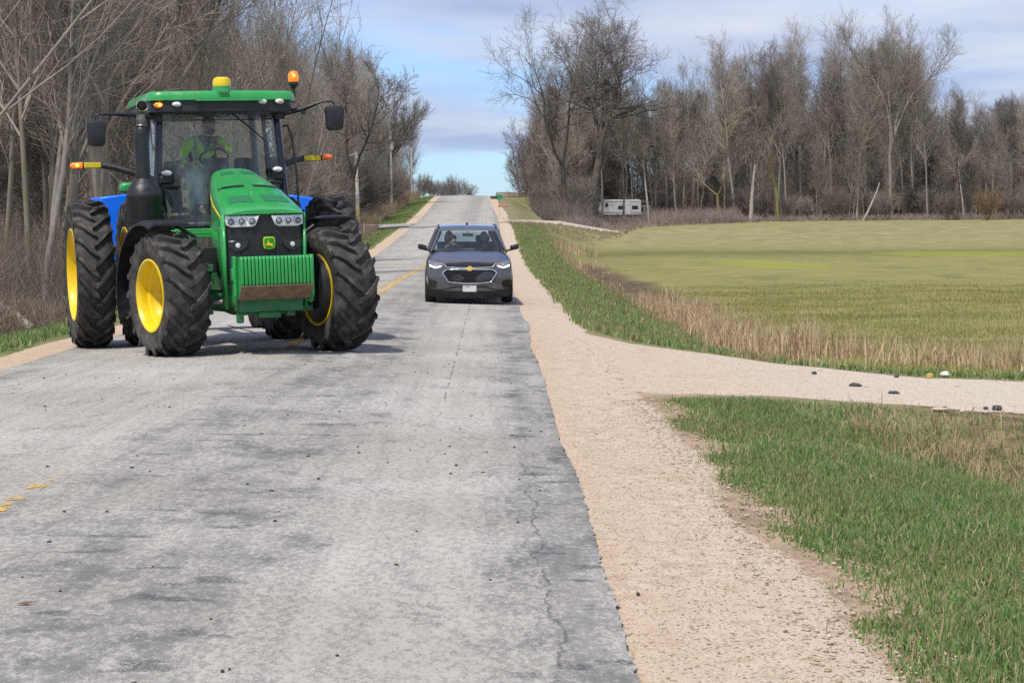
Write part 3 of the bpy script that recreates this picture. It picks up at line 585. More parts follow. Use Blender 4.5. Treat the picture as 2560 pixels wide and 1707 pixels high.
while len(sp) < 5200:
    px = rg.uniform(1395, 2640) if len(sp) % 3 else rg.uniform(1395, 1900); y = rg.uniform(float(np.interp(px, [1395, 1540, 1700, 1870, 2560], [218, 227, 236, 246, 255])), 264)
    d = 1 if px < 1850 else .55
    if y < float(ylane(wx(px, y))) + 3 and wx(px, y) < 15: continue
    sp.append((wx(px, y), y, rg.uniform(.7, 2.0) * d * (.5 if 1470 < px < 1630 else 1)))
tag(brush('brush', sp, 1, M_BRUSH, .016), 'mauve dry brush along the foot of the far wood', 'brush')
sp = []
while len(sp) < 5200:
    y = 38 + 112 * rg.random() ** 1.4; x = -9.2 - 10 * rg.random() ** 1.3
    if x < -.26 * y - 1: continue
    sp.append((x, y, rg.uniform(.4, 2.6) * (1 if x < -10.6 else .4)))
tag(brush('brush', sp, 2, M_BRUSHB, .008), 'brown dry brush and seedlings under the roadside wood', 'brush')
sp = []
for _ in range(1500):
    y = rg.uniform(163, 300); sp.append((-9.4 - 3.5 * rg.random() + float(xshift(y)), y, rg.uniform(.5, 1.6)))
for _ in range(900):
    y = rg.uniform(125, 153); sp.append((-8.6 - 4 * rg.random(), y, rg.uniform(.3, .9)))
for _ in range(1100):
    q = rg.random(); xq = 1.4 + 12.5 * q; sp.append((xq, float(ylane(xq)) - rg.uniform(2.2, 20), rg.uniform(.12, .42)))
tag(brush('brush', sp, 3, M_BRUSHT, .012), 'tan dead weeds on the banks of the hill road', 'brush')
sp = []
while len(sp) < 1900:
    y = rg.uniform(228, 300); px = rg.uniform(1325, 1500); x = wx(px, y)
    if x < 6.6 + float(xshift(y)) or (y > 262 and px > 1470) or abs(y - 289) < 5: continue
    sp.append((x, y, rg.uniform(.8, 3.4) if px < 1470 else rg.uniform(.6, 1.6)))
tag(brush('brush', sp, 4, M_TWIGD, .016), 'dark tangled brush at the wood corner right of the hill road', 'brush')
# fallen log in the left verge
m = MB(); m.tube([(-12.0, 41, -.05), (-11.2, 41.1, .28), (-10.4, 41, .18), (-9.8, 40.9, -.15), (-9.4, 40.7, -.4)], [.16, .15, .14, .12, .09], 9); m.tube([(-11.0, 41.1, .25), (-10.95, 41.0, .6)], [.06, .03], 6)
tag(m.obj('fallen_log', M_BARK), 'crooked fallen log at the left edge, in the brush behind the rear tyre', 'log')
# ---------------------------------------------------------------- grass, reeds, stones
def blade_mat(name, stops, trans=True):
    b = NB(name); isl = b.node('ShaderNodeNewGeometry').outputs['Random Per Island']; c = b.ramp(isl, stops)
    c = b.mix(b.mr(b.noise(b.pos(), 1.1, 5), .42, .66, .0, .6), c, b.mix(.55, c, (.27, .24, .11)))
    d = b.node('ShaderNodeBsdfDiffuse'); t = b.node('ShaderNodeBsdfTranslucent'); m = b.node('ShaderNodeMixShader'); m.inputs[0].default_value = .35 if trans else .12
    b.put(d.inputs[0], c); b.put(t.inputs[0], c); b.put(m.inputs[1], d.outputs[0]); b.put(m.inputs[2], t.outputs[0]); b.t.links.new(m.outputs[0], b.out.inputs[0]); return b.m
M_BLADE = blade_mat('fresh spring grass', [(0, (.100, .180, .050)), (.35, (.165, .275, .085)), (.70, (.235, .345, .125)), (.86, (.28, .37, .16)), (.89, (.42, .37, .21)), (1, (.56, .48, .31))])
M_BLADEM = blade_mat('old marsh grass', [(0, (.15, .17, .035)), (.4, (.23, .23, .065)), (.7, (.34, .31, .12)), (1, (.50, .43, .22))])
M_REED = blade_mat('dry cattail stalks', [(0, (.38, .26, .16)), (.5, (.54, .395, .26)), (.85, (.64, .49, .34)), (1, (.30, .19, .115))], False)
M_DEAD = blade_mat('dead straw', [(0, (.30, .22, .13)), (.6, (.45, .35, .22)), (1, (.20, .15, .09))], False)
def blades(name, x, y, h, w, mat, lean=.35, seed=1, dz=-.01):
    r = np.random.default_rng(seed); n = len(x); z = ground(x, y) + dz; a = r.uniform(0, 2 * np.pi, n); l = np.abs(r.normal(0, lean, n)); th = r.uniform(0, 2 * np.pi, n)
    sx_, sy_ = np.cos(a), np.sin(a); dx_, dy_ = np.cos(th) * l * h, np.sin(th) * l * h; V = np.zeros((n, 5, 3))
    V[:, 0] = np.stack([x - sx_ * w / 2, y - sy_ * w / 2, z], 1); V[:, 1] = np.stack([x + sx_ * w / 2, y + sy_ * w / 2, z], 1)
    mx, my, mz = x + dx_ * .35, y + dy_ * .35, z + h * .55
    V[:, 2] = np.stack([mx - sx_ * w * .4, my - sy_ * w * .4, mz], 1); V[:, 3] = np.stack([mx + sx_ * w * .4, my + sy_ * w * .4, mz], 1)
    V[:, 4] = np.stack([x + dx_, y + dy_, z + h * np.maximum(.25, 1 - .5 * l * l)], 1)
    i = np.arange(n)[:, None] * 5; Q = np.concatenate([i, i + 1, i + 3, i + 2], 1); T = np.concatenate([i + 2, i + 3, i + 4], 1)
    o = mesh_np(name, V.reshape(-1, 3), [Q, T], mat); tag(o, kind='stuff'); return o
r = np.random.default_rng(77)
def scatter(n, x0, x1, y0, y1, keep, ypow=1.):
    x = r.uniform(x0, x1, n); y = y0 + (y1 - y0) * r.uniform(0, 1, n) ** ypow; k = keep(x, y) > r.uniform(0, 1, n); return x[k], y[k]
def lo_(x): return np.interp(x, DX, DLO)
def hi_(x): return np.interp(x, DX, DHI)
def patch(x, y, s, sd): return .5 + .5 * np.clip(vnoise(x, y, s, sd) * 1.1, -1, 1)
def verge_keep(x, y):
    e = 1.60 + .20 * vnoise(y, y * 0, .7, 3) + .10 * vnoise(y, y * 0, 2.3, 9); k = sstep(-.05, .30, x - e)
    stray = .07 * (x > 1.30) * (patch(x, y, 3.1, 4) > .62)
    far = np.clip((lo_(x) + .1 - .5 * sstep(3, 5, x) - y) / .25, 0, 1); k = np.maximum(k, stray) * far
    bare = sstep(.48, .72, patch(x, y, .9, 7)) * sstep(1.1, .15, x - e) * .93; bare = np.maximum(bare, .55 * sstep(.62, .8, patch(x, y, 1.7, 31)))
    return k * (1 - bare) * (.55 + .45 * patch(x, y, 1.6, 5)) * np.where((y > 15.5) & (x > 3.0 + (20 - y) * .1), .12 + .4 * sstep(.5, .8, patch(x, y, 1.1, 8)), 1)
x, y = scatter(640000, 1.3, 7.5, 6.2, 21.3, lambda x, y: verge_keep(x, y) * (x < .27 * y + 1.5), 1.0)
hh = r.uniform(.04, .115, len(x)) * (.55 + .7 * patch(x, y, .8, 2)) * sstep(1.25, 2.0, x).clip(.35, 1)
tag(blades('verge_grass', x, y, hh, r.uniform(.007, .013, len(x)), M_BLADE, .6, 2), 'thick green grass on the verge beside the gravel shoulder', 'grass')
x, y = scatter(17000, 1.5, 7.5, 6.2, 21.3, lambda x, y: verge_keep(x, y) * (x < .27 * y + 1.5))
tag(blades('straw_blades', x, y, r.uniform(.04, .17, len(x)), r.uniform(.004, .008, len(x)), M_DEAD, .55, 3), 'dead straw blades among the verge grass', 'grass')
# bank beyond the driveway and along the road
x, y = scatter(210000, 1.3, 9, 25, 172, lambda x, y: sstep(1.48, 1.75, x + .1 * vnoise(y, y * 0, .7, 3)) * (1 - sstep(4.1, 5.1, x + .4 * vnoise(x, y, .5, 4) - 2.6 * sstep(36, 26, y))) * sstep(-.1, .5, y - hi_(x)) * (.12 + .88 * patch(x, y, .55, 6) ** 1.5), 1.7)
tag(blades('bank_grass', x, y, r.uniform(.08, .20, len(x)), r.uniform(.010, .02, len(x)) * (1 + y / 90), M_BLADE, .5, 4), 'green grass on the bank between shoulder and ditch', 'grass')
x, y = scatter(75000, 1.6, 5, 28, 165, lambda x, y: sstep(-.1, .5, y - hi_(x)) * (.15 + sstep(.40, .7, patch(x, y, .7, 12))), 1.5)
tag(blades('straw_blades', x, y, r.uniform(.06, .18, len(x)), r.uniform(.010, .018, len(x)), M_DEAD, .7, 5), 'patches of dead straw on the ditch bank', 'grass')
# left verge
x, y = scatter(90000, -9.8, -6.9, 25, 150, lambda x, y: (1 - sstep(-7.35, -7.05, x + .08 * vnoise(y, y * 0, .7, 3))) * np.clip((x + 10.2) / 1.6, .1, 1) * np.where((y > 118) & (x < -8.2), .12, 1) * (.4 + .6 * patch(x, y, .6, 3)), 1.5)
tag(blades('verge_grass', x, y, r.uniform(.06, .18, len(x)), r.uniform(.010, .02, len(x)) * (1 + y / 90), M_BLADE, .5, 6), 'green grass on the verge left of the road', 'grass')
x, y = scatter(40000, -10.8, -7.0, 163, 285, lambda x, y: (1 - sstep(-7.3, -7.1, x - xshift(y))) * np.ones_like(x))
tag(blades('verge_grass', x, y, r.uniform(.08, .22, len(x)), r.uniform(.03, .05, len(x)), M_BLADE, .5, 16), 'green grass on the bank of the hill road', 'grass')
# marsh tussocks
x, y = scatter(150000, 4.8, 22, 31, 80, lambda x, y: (x < .275 * y + 1) * sstep(4.8, 6.2, x) * (1 - sstep(60, 80, y)) * (.3 + .7 * patch(x, y, .5, 9)), 1.2)
tag(blades('marsh_grass', x, y, r.uniform(.04, .13, len(x)), r.uniform(.007, .013, len(x)), M_BLADEM, .5, 7), 'old olive and straw grass of the wet field', 'grass')
# reeds along the ditch, in uneven clumps
CL = [(6.0, 146, 1.0, 9, 420, 1.25), (5.4, 112, .7, 9, 420, .75), (4.9, 95, .5, 3, 120, .35), (5.1, 62, .55, 5, 1300, .62), (5.15, 53, .5, 4, 1500, .62), (5.2, 45, .55, 3.2, 1500, .58), (5.2, 39.5, .6, 2, 1100, .52), (5.7, 36.2, .30, .8, 420, .95), (6.35, 35.3, .45, .7, 420, .62), (7.4, 33.2, .55, .7, 520, .60), (8.3, 31.9, .5, .7, 420, .55), (9.0, 31.2, .35, .6, 460, .85), (10.0, 30.3, .6, .6, 420, .5), (11.2, 29.4, .7, .7, 420, .6)]
X_, Y_, H_ = [], [], []
for cx, cy, rx, ry, n, h in CL:
    n = int(n * .55); X_.append(cx + r.normal(0, rx * .75, n)); Y_.append(cy + r.normal(0, ry * .5, n)); H_.append(h * .85 * r.uniform(.15, 1.05, n))
n = 1700; x1 = 5.0 + r.normal(0, .5, n); y1 = 36 + 112 * r.uniform(0, 1, n) ** 1.4; x2 = 4.8 + 9 * r.uniform(0, 1, n); y2 = np.interp(x2, [4.8, 6, 8, 11, 16], [37, 34.6, 32.2, 29.6, 27]) + r.normal(0, .7, n); k = r.uniform(0, 1, n) < .6
X_.append(np.where(k, x1, x2)); Y_.append(np.where(k, y1, y2)); H_.append(r.uniform(.04, .22, n))
x, y, hh = np.concatenate(X_), np.concatenate(Y_), np.concatenate(H_); k = ~((y > 66) & (y < 110) & (np.random.default_rng(5).uniform(0, 1, len(x)) < .72)); x, y, hh = x[k], y[k], hh[k]
tag(blades('reeds', x, y, hh, r.uniform(.010, .022, len(x)) * (1 + y / 120), M_REED, .30, 9), 'tan dead cattails and reeds along the ditch', 'reeds')
x, y = scatter(9000, 3.5, 7.5, 13.5, 20.5, lambda x, y: (y > 22.5 - x * 1.4) * (y < lo_(x) - .6) * (x < .27 * y + .4) * patch(x, y, 1.3, 22))
tag(blades('dead_weeds', x, y, r.uniform(.06, .30, len(x)), r.uniform(.005, .012, len(x)), M_DEAD, .8, 11), 'brown dead weeds at the ditch head beside the driveway', 'weeds')
# loose stones
def stones(name, x, y, s, mats, seed, lift=.012):
    rr = np.random.default_rng(seed); n = len(x); base = np.array([(math.cos(a) * c, math.sin(a) * c, h) for h, c in ((-.4, .6), (.05, 1.), (.45, .6)) for a in np.arange(6) * math.pi / 3] + [(0, 0, .62)])
    f4 = np.array([(l * 6 + j, l * 6 + (j + 1) % 6, l * 6 + 6 + (j + 1) % 6, l * 6 + 6 + j) for l in range(2) for j in range(6)]); f3 = np.array([(12 + j, 12 + (j + 1) % 6, 18) for j in range(6)])
    V = base[None] * rr.uniform(.65, 1.25, (n, 19, 3)) * np.stack([s * rr.uniform(.7, 1.3, n), s * rr.uniform(.7, 1.3, n), s * rr.uniform(.5, .9, n)], 1)[:, None]; a = rr.uniform(0, 6.28, n)
    W = np.stack([V[..., 0] * np.cos(a)[:, None] - V[..., 1] * np.sin(a)[:, None] + x[:, None], V[..., 0] * np.sin(a)[:, None] + V[..., 1] * np.cos(a)[:, None] + y[:, None], V[..., 2] + (ground(x, y) + lift)[:, None]], -1)
    off = (np.arange(n) * 19)[:, None, None]; o = mesh_np(name, W.reshape(-1, 3), [(f4[None] + off).reshape(-1, 4), (f3[None] + off).reshape(-1, 3)], mats); tag(o, kind='stuff'); return o
M_STONE = blade_mat('mixed limestone pebbles', [(0, (.46, .36, .26)), (.5, (.53, .43, .33)), (.8, (.40, .29, .20)), (.93, (.62, .56, .48)), (.965, (.16, .13, .11)), (1, (.42, .26, .18))], False)
x, y = scatter(7000, .66, 2.3, 6.0, 21, lambda x, y: .35 + .65 * sstep(.9, 1.7, x) * (1 - .8 * sstep(1.7, 2.2, x)), 1.2); tag(stones('pebbles', x, y, r.uniform(.003, .008, len(x)) + .012 * (r.uniform(0, 1, len(x)) > .975), M_STONE, 1), 'loose limestone pebbles on the gravel shoulder', 'gravel')
x, y = scatter(10000, 1.2, 9, 17.5, 33, lambda x, y: (y > lo_(x) - .5) * (y < hi_(x) + .3) * (.2 + .8 * sstep(3, 7, x))); tag(stones('pebbles', x, y, r.uniform(.006, .015, len(x)) + .025 * (r.uniform(0, 1, len(x)) > .985), M_STONE, 2), 'loose stones on the gravel driveway', 'gravel')
x, y = scatter(1100, 1.35, 2.0, 6.0, 21, lambda x, y: np.ones_like(x)); tag(stones('pebbles', x, y, r.uniform(.006, .018, len(x)), M_STONE, 3), 'coarse pale stones along the edge of the grass', 'gravel')
x, y = scatter(240, -6, .5, 7, 30, lambda x, y: np.ones_like(x)); tag(stones('grit', x, y, r.uniform(.005, .016, len(x)), paint('dark grit', (.05, .04, .03), .9), 4, .02), 'dark crumbs of dirt on the asphalt', 'grit')
# single stones and scraps lying on the driveway
def rock(px, py, s, mat, label, flat=.5, seed=0, cat='stone', name='rock'):
    y_ = 4978 * 1.83 / (py - 565); x_ = wx(px, y_) ; rr = random.Random(seed); s *= .75; m = MB(); m.ell((0, 0, 0), (s, s * .8, s * flat), 12, 8, 0, (0, 0, rr.uniform(0, 3)), lambda p: p * (1 + .18 * math.sin(5 * p.x + seed) * math.cos(4 * p.y + seed) + .1 * math.sin(9 * p.z + seed)))
    o = m.obj(name, mat, None, 30); o.location = (x_, y_, gz(x_, y_) + s * flat * .5 + .014); tag(o, label, cat); return o
DK = paint('dark slate stone', (.045, .05, .055), .8, 0, .3, 20); PY = paint('yellow painted chunk', (.50, .36, .10), .8, 0, .2, 20); PW = paint('white limestone', (.56, .53, .47), .85, 0, .15, 12)
for i, a in enumerate([(2142, 958, .10, DK, 'largest flat dark chunk in the middle of the gravel driveway', .35), (2240, 975, .095, DK, 'flat dark chunk right of the largest one on the driveway', .3), (2500, 1011, .07, DK, 'dark stone at the lower right edge of the driveway', .6), (2472, 1010, .04, DK, 'small dark stone beside the dark stone at the right driveway edge', .6), (2039, 929, .05, DK, 'round dark stone near the far edge of the driveway', .7), (2330, 930, .08, PY, 'yellow chunk lying at the far edge of the driveway', .5), (2048, 897, .07, PY, 'small yellow chunk where driveway meets the bank', .4), (2368, 926, .10, PW, 'white rock right of the yellow chunk at the driveway edge', .55), (2358, 1017, .12, paint('tan stone', (.42, .36, .27), .8), 'flat tan stone in the grass beside the driveway', .45), (2246, 933, .05, DK, 'small dark stone left of the yellow chunk', .6), (1598, 1513, .016, DK, 'dark pebble on the gravel shoulder near the road edge', .8)]): rock(*a, seed=i)
m = MB(); m.add([(0, 0, 0), (.05, .02, .006), (.10, .0, .004), (.05, -.02, .0)], [(0, 1, 2, 3)]); o = m.obj('dead_leaf', paint('brown leaf', (.16, .08, .04), .8), None, 0); o.location = (-2.15, 8.9, gz(-2.15, 8.9) + .022); o.rotation_euler = (0, 0, .3); tag(o, 'brown dead leaf on the asphalt at the lower left', 'leaf')
# ---------------------------------------------------------------- tractor (local axes: -y forward, x to the image's right, z up; origin under the front axle)
GREEN = paint('tractor green paint', (.022, .31, .072), .30, 0, .06, 5, coat=.4, dirt=.26, dirtcol=(.11, .25, .10))
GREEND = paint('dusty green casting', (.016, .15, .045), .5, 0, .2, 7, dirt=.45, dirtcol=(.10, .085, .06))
GREENM = paint('dark green hood screen', (.012, .15, .060), .6, 0, .1, 30)
YEL = paint('yellow rim paint', (.80, .56, .006), .35, 0, .06, 5, coat=.3, dirt=.12, dirtcol=(.42, .29, .05))
BLK = paint('black plastic', (.012, .0135, .017), .42, 0, .2, 6, dirt=.22, dirtcol=(.04, .038, .036))
BLKG = paint('black gloss paint', (.010, .011, .014), .22, 0, .1, 6, coat=.4, dirt=.12, dirtcol=(.035, .033, .03))
STEEL = paint('heat browned steel', (.25, .23, .21), .35, .8, .3, 9)
RUST = paint('rusty bare iron', (.19, .115, .075), .75, 0, .3, 9, dirt=.5, dirtcol=(.10, .07, .05))
CHROME = paint('bright chrome', (.75, .76, .78), .12, 1.0, .03, 4)
REFL = paint('lamp reflector', (.78, .80, .82), .15, .30, .22, 25, coat=1.0)
LENS = glass('clear lamp lens', (.92, .94, .95), .9, .03)
AMBER = glow('amber lamp lit', (1.0, .155, .0), .75, (.85, .16, .004)); AMBERC = glow('amber lamp core', (1., .50, .06), 3.5, (1, .5, .06))
AMBERO = paint('amber lens unlit', (.80, .14, .008), .25, 0, .08, 20, coat=.5)
REFY = paint('yellow reflective tape', (.62, .50, .015), .4, 0, .12, 20)
SEATM = paint('dark seat cloth', (.03, .032, .03), .85, 0, .3, 12)
GLASS = glass('tinted cab glass', (.96, .98, .97), .9, .015, .30)
GLASSB = glass('cab side glass', (.94, .97, .95), .9, .015, .10)
b = NB('dusty tyre rubber'); o_ = b.obj(); n_ = b.noise(o_, 5, 6, .65); n2_ = b.noise(o_, 18, 5, .6)
RUBBER = b.pbr(b.mix(b.math('MULTIPLY', b.mr(n_, .45, .68), .75), b.mix(b.mr(n2_, .3, .7), (.026, .026, .027), (.050, .048, .046)), (.125, .108, .096)), b.mr(n2_, .3, .7, .68, .9), 0, b.bump(n2_, .25, .01), .3)
tractor = empty('tractor', (-3.22, 27.0, -.045)); tractor.rotation_euler = (0, R(-1.5), R(18.0))
tag(tractor, 'green farm tractor with yellow wheels, dual rear tyres and a front weights', 'tractor')
def wheel(name, loc, Rt, Wt, Rr, steer, side, dish, nl, hub, parent):
    """axis along x; side = +1 when the outer face looks to +x"""
    e = empty(name, loc, steer, parent); m = MB(); h = Wt / 2; Rb = Rt - .062
    prof = [(Rr - .01, -h * .80), (Rr + .035, -h * .90), (lerp(Rr, Rb, .45), -h * 1.0), (lerp(Rr, Rb, .75), -h * .97), (Rb - .05, -h * .86), (Rb - .012, -h * .6), (Rb, 0), (Rb - .012, h * .6), (Rb - .05, h * .86), (lerp(Rr, Rb, .75), h * .97), (lerp(Rr, Rb, .45), h * 1.0), (Rr + .035, h * .90), (Rr - .01, h * .80)]
    m.lathe(prof, axis=(1, 0, 0), n=64)
    def P(phi, x, r): return Vector((x, -r * math.cos(phi), r * math.sin(phi)))      # phi 0 = front, grows upward
    st = 2 * math.pi / nl
    for k in range(nl):
        for s in (-1, 1):
            ph0 = (k + (.5 if s > 0 else 0)) * st; rings = []
            for q in range(7):
                t = q / 6.; x = s * lerp(-.02, h * .985, t); ph = ph0 + st * 1.05 * (t ** 1.35); top = Rt - .012 * t - .05 * max(0, t - .72) / .28 * 1.1; base = Rb - .02 - .075 * max(0, t - .6) / .4
                w = lerp(.027, .038, t) / Rt; wb = w * 1.5
                if q == 6: top -= .03
                rings.append([P(ph - wb, x, base), P(ph - w, x, top), P(ph + w, x, top), P(ph + wb, x, base)])
            m.loft(rings)
        for s in (-1, 1):                                              # lug ends running down the sidewall
            ph = (k + (.5 if s > 0 else 0)) * st + st * 1.05; w = .036 / Rt
            rings = [[P(ph - w, s * h * .95, r), P(ph - w, s * h * xx, r), P(ph + w, s * h * xx, r), P(ph + w, s * h * .95, r)] for r, xx in ((Rt - .07, 1.0), (Rt - .13, 1.025), (Rt - .19, 1.0))]
            m.loft(rings)
    m.obj('tyre', RUBBER, e, 32)
    f = side; m = MB()
    m.lathe([(Rr + .012, f * h * .84), (Rr + .018, f * h * .92), (Rr - .005, f * h * .93), (Rr - .022, f * h * .86), (Rr - .035, f * h * .70), (Rr - .040, f * h * .45), (Rr - .075, f * h * .36), (Rr - .085, f * h * .10), (Rr - .105, f * h * .02), (Rr - .115, f * h * dish), (Rr * .70, f * h * (dish - .05)), (Rr * .52, f * h * (dish + .12)), (Rr * .36, f * h * (dish + .14)), (.0, f * h * (dish + .14))], axis=(1, 0, 0), n=56)
    m.lathe([(Rr + .012, -f * h * .84), (Rr + .018, -f * h * .92), (Rr - .02, -f * h * .9), (Rr - .035, -f * h * .6), (Rr - .05, f * h * .02)], axis=(1, 0, 0), n=56)
    for q in range(10):
        a = q * .6283; c = (f * h * (dish + .14), -Rr * .44 * math.cos(a), Rr * .44 * math.sin(a)); m.tube([c, (c[0] + f * .03, c[1], c[2])], .022, 6)
    m.obj('rim', YEL, e, 40)
    if hub:
        m = MB(); m.lathe([(.0, f * h * (dish + .5)), (.15, f * h * (dish + .48)), (.19, f * h * (dish + .35)), (.20, f * h * (dish + .1))], axis=(1, 0, 0), n=24); m.obj('hub', hub, e)
    return e
ST = R(13)
for s in (-1, 1):
    wheel('front_wheel', (s * 1.13, 0, .855), .855, .60, .475, ST, s, -.55, 18, None, tractor)
    wheel('rear_wheel', (s * 1.06, 3.05, 1.085), 1.085, .50, .665, 0, s, -.3, 22, None, tractor)
    wheel('rear_wheel', (s * 1.82, 3.05, 1.085), 1.085, .54, .665, 0, s, -.35, 22, None, tractor)
# ---- hood
def hood_section(y):
    w = float(np.interp(y, [-.68, -.62, -.45, -.1, .4, 1.0, 1.45], [.50, .535, .55, .535, .50, .42, .34])); zt = float(np.interp(y, [-.68, -.62, -.45, -.1, .4, 1.0, 1.45], [1.940, 1.965, 2.02, 2.115, 2.268, 2.42, 2.535]))
    sh = float(np.interp(y, [-.68, -.3, .4, 1.45], [.10, .14, .19, .17])); zb = float(np.interp(y, [-.68, -.62, -.3, 1.45], [1.905, 1.90, 1.80, 1.72]))
    return w, zt, sh, zb
m = MB(); rings = []; ysec = [-.68, -.65, -.6, -.45, -.3, -.1, .1, .4, .7, 1.0, 1.25, 1.45]
for y in ysec:
    w, zt, sh, zb = hood_section(y); half = [(w, zb), (w, max(zb, zt - sh)), (w - .018, zt - sh * .55), (w - .055, zt - sh * .22), (w - .11, zt - sh * .06), (w * .5, zt + .012), (.03, zt + .022)]
    rings.append([(.07 + a, y, z) for a, z in half] + [(.07 - a, y, z) for a, z in reversed(half)])
m.loft(rings, 0, False, False); n = len(rings[0])
m.add([p for p in rings[0]], [tuple(range(n))]); m.add([p for p in rings[-1]], [tuple(range(n))])
hood = m.obj('hood', GREEN, tractor, 45)
def on_hood(x, y, lift=.004):
    w, zt, sh, zb = hood_section(y); a = abs(x); z = float(np.interp(a, [0, .03, w * .5, w - .11, w - .055, w - .018], [zt + .022, zt + .022, zt + .012, zt - sh * .06, zt - sh * .22, zt - sh * .55])); return (.07 + x, y, z + lift)
def hood_patch(name, x0, x1, y0, y1, mat, taper=1., lift=.005):
    m = MB(); N = 6; V = []
    for j in range(N + 1):
        y = lerp(y0, y1, j / N); k = lerp(1, taper, j / N)
        for i in range(N + 1): V.append(on_hood(lerp(x0, x1, i / N) * k, y, lift))
    m.add(V, [(j * (N + 1) + i, j * (N + 1) + i + 1, (j + 1) * (N + 1) + i + 1, (j + 1) * (N + 1) + i) for j in range(N) for i in range(N)]); return m.obj(name, mat, hood, 40)
for s in (-1, 1):
    hood_patch('screen', s * .07, s * .41, -.34, -.02, GREENM, .94)
    hood_patch('air_slot', s * .06, s * .43, .36, .46, BLK, .97)
    hood_patch('rear_screen', s * .05, s * .25, 1.12, 1.30, GREENM, .9)
m = MB(); m.tube([on_hood(0, y, .004) for y in np.linspace(-.02, 1.4, 12)], .007, 5); m.obj('centre_crease', GREEN, hood)
m = MB(); m.tube([on_hood(0, .20, 0), on_hood(0, .20, .02)], [.02, .012], 8); m.obj('hood_latch', STEEL, hood)
# side panels with the yellow stripe
for s in (-1, 1):
    m = MB(); N = 12; V = []; ys = np.linspace(-.60, 1.42, N)
    for y in ys:
        w, zt, sh, zb = hood_section(float(y)); zl = float(np.interp(y, [-.6, -.45, .1, 1.42], [.66, .72, 1.22, 1.50]))
        for z in (zl, lerp(zl, zb, .5), zb + .015): V.append((.07 + s * (w + (.004 if z > zb else -.004)), y, z))
    m.add(V, [(i * 3 + j, i * 3 + j + 1, i * 3 + 4 + j, i * 3 + 3 + j) for i in range(N - 1) for j in range(2)]); sp_ = m.obj('side_panel', GREEN, tractor, 40)
    sol = sp_.modifiers.new('thick', 'SOLIDIFY'); sol.thickness = .03; sol.offset = 0
    m = MB(); V = []; yy = np.linspace(-.42, 1.1, 10)
    for y in yy:
        w, zt, sh, zb = hood_section(float(y)); zm = float(np.interp(y, [-.42, 1.1], [1.86, 2.16])); hh = float(np.interp(y, [-.42, -.2, 1.1], [.012, .06, .085]))
        V += [(.07 + s * (w + .005), y, zm - hh * .5), (.07 + s * (w + .004), y, zm + hh * .5)]
    m.add(V, [(2 * i, 2 * i + 1, 2 * i + 3, 2 * i + 2) for i in range(9)]); st_ = m.obj('stripe', YEL, sp_, 40); st_.modifiers.new('thick', 'SOLIDIFY').thickness = .006
    m = MB()                                                # small yellow model marking low on the panel
    for (y0, z0) in ((-.47, 1.76), (-.47, 1.69), (-.47, 1.52), (-.47, 1.46)):
        w = hood_section(y0)[0]; xx = .07 + s * (w + .018)
        m.box((xx, y0, z0), (.006, .075, .035)); m.box((xx, y0 - .03, z0 + .025), (.006, .02, .03)); m.box((xx, y0 + .02, z0 - .022), (.006, .03, .02))
    m.obj('model_marking', YEL, sp_, 0)
# nose: green surround, black grille with lamps and badge
m = MB(); prof = [(.570, 1.86), (.58, 1.5), (.545, 1.0), (.485, .78), (.40, .66), (.30, .60)]
poly = [(.07 + x, z) for x, z in prof] + [(.07 - x, z) for x, z in reversed(prof)]
m.prism(poly, lambda p, k: (p[0], (-.30 if k else -.535), p[1])); m.obj('nose_frame', GREEN, tractor, 40, .02)
prof = [(.525, 1.885), (.53, 1.5), (.495, 1.02), (.43, .84), (.36, .80), (0, .80)]
def gface(x, z): return -.655 + .10 * (abs(x - .07) / .55) ** 2.5 + .035 * ((1.9 - z) / 1.1)
m = MB(); zs = np.linspace(.80, 1.885, 22); V = []
hw = lambda z: float(np.interp(z, [.80, .84, 1.02, 1.5, 1.885], [.38, .45, .515, .56, .555]))
NX = 24
for z in zs:
    for i in range(NX + 1):
        x = .07 + hw(z) * (2 * i / NX - 1); V.append((x, gface(x, z) + (.008 if i % 2 else 0), z))
m.add(V, [(j * (NX + 1) + i, j * (NX + 1) + i + 1, (j + 1) * (NX + 1) + i + 1, (j + 1) * (NX + 1) + i) for j in range(21) for i in range(NX)])
grille = m.obj('grille', BLK, tractor, 60)
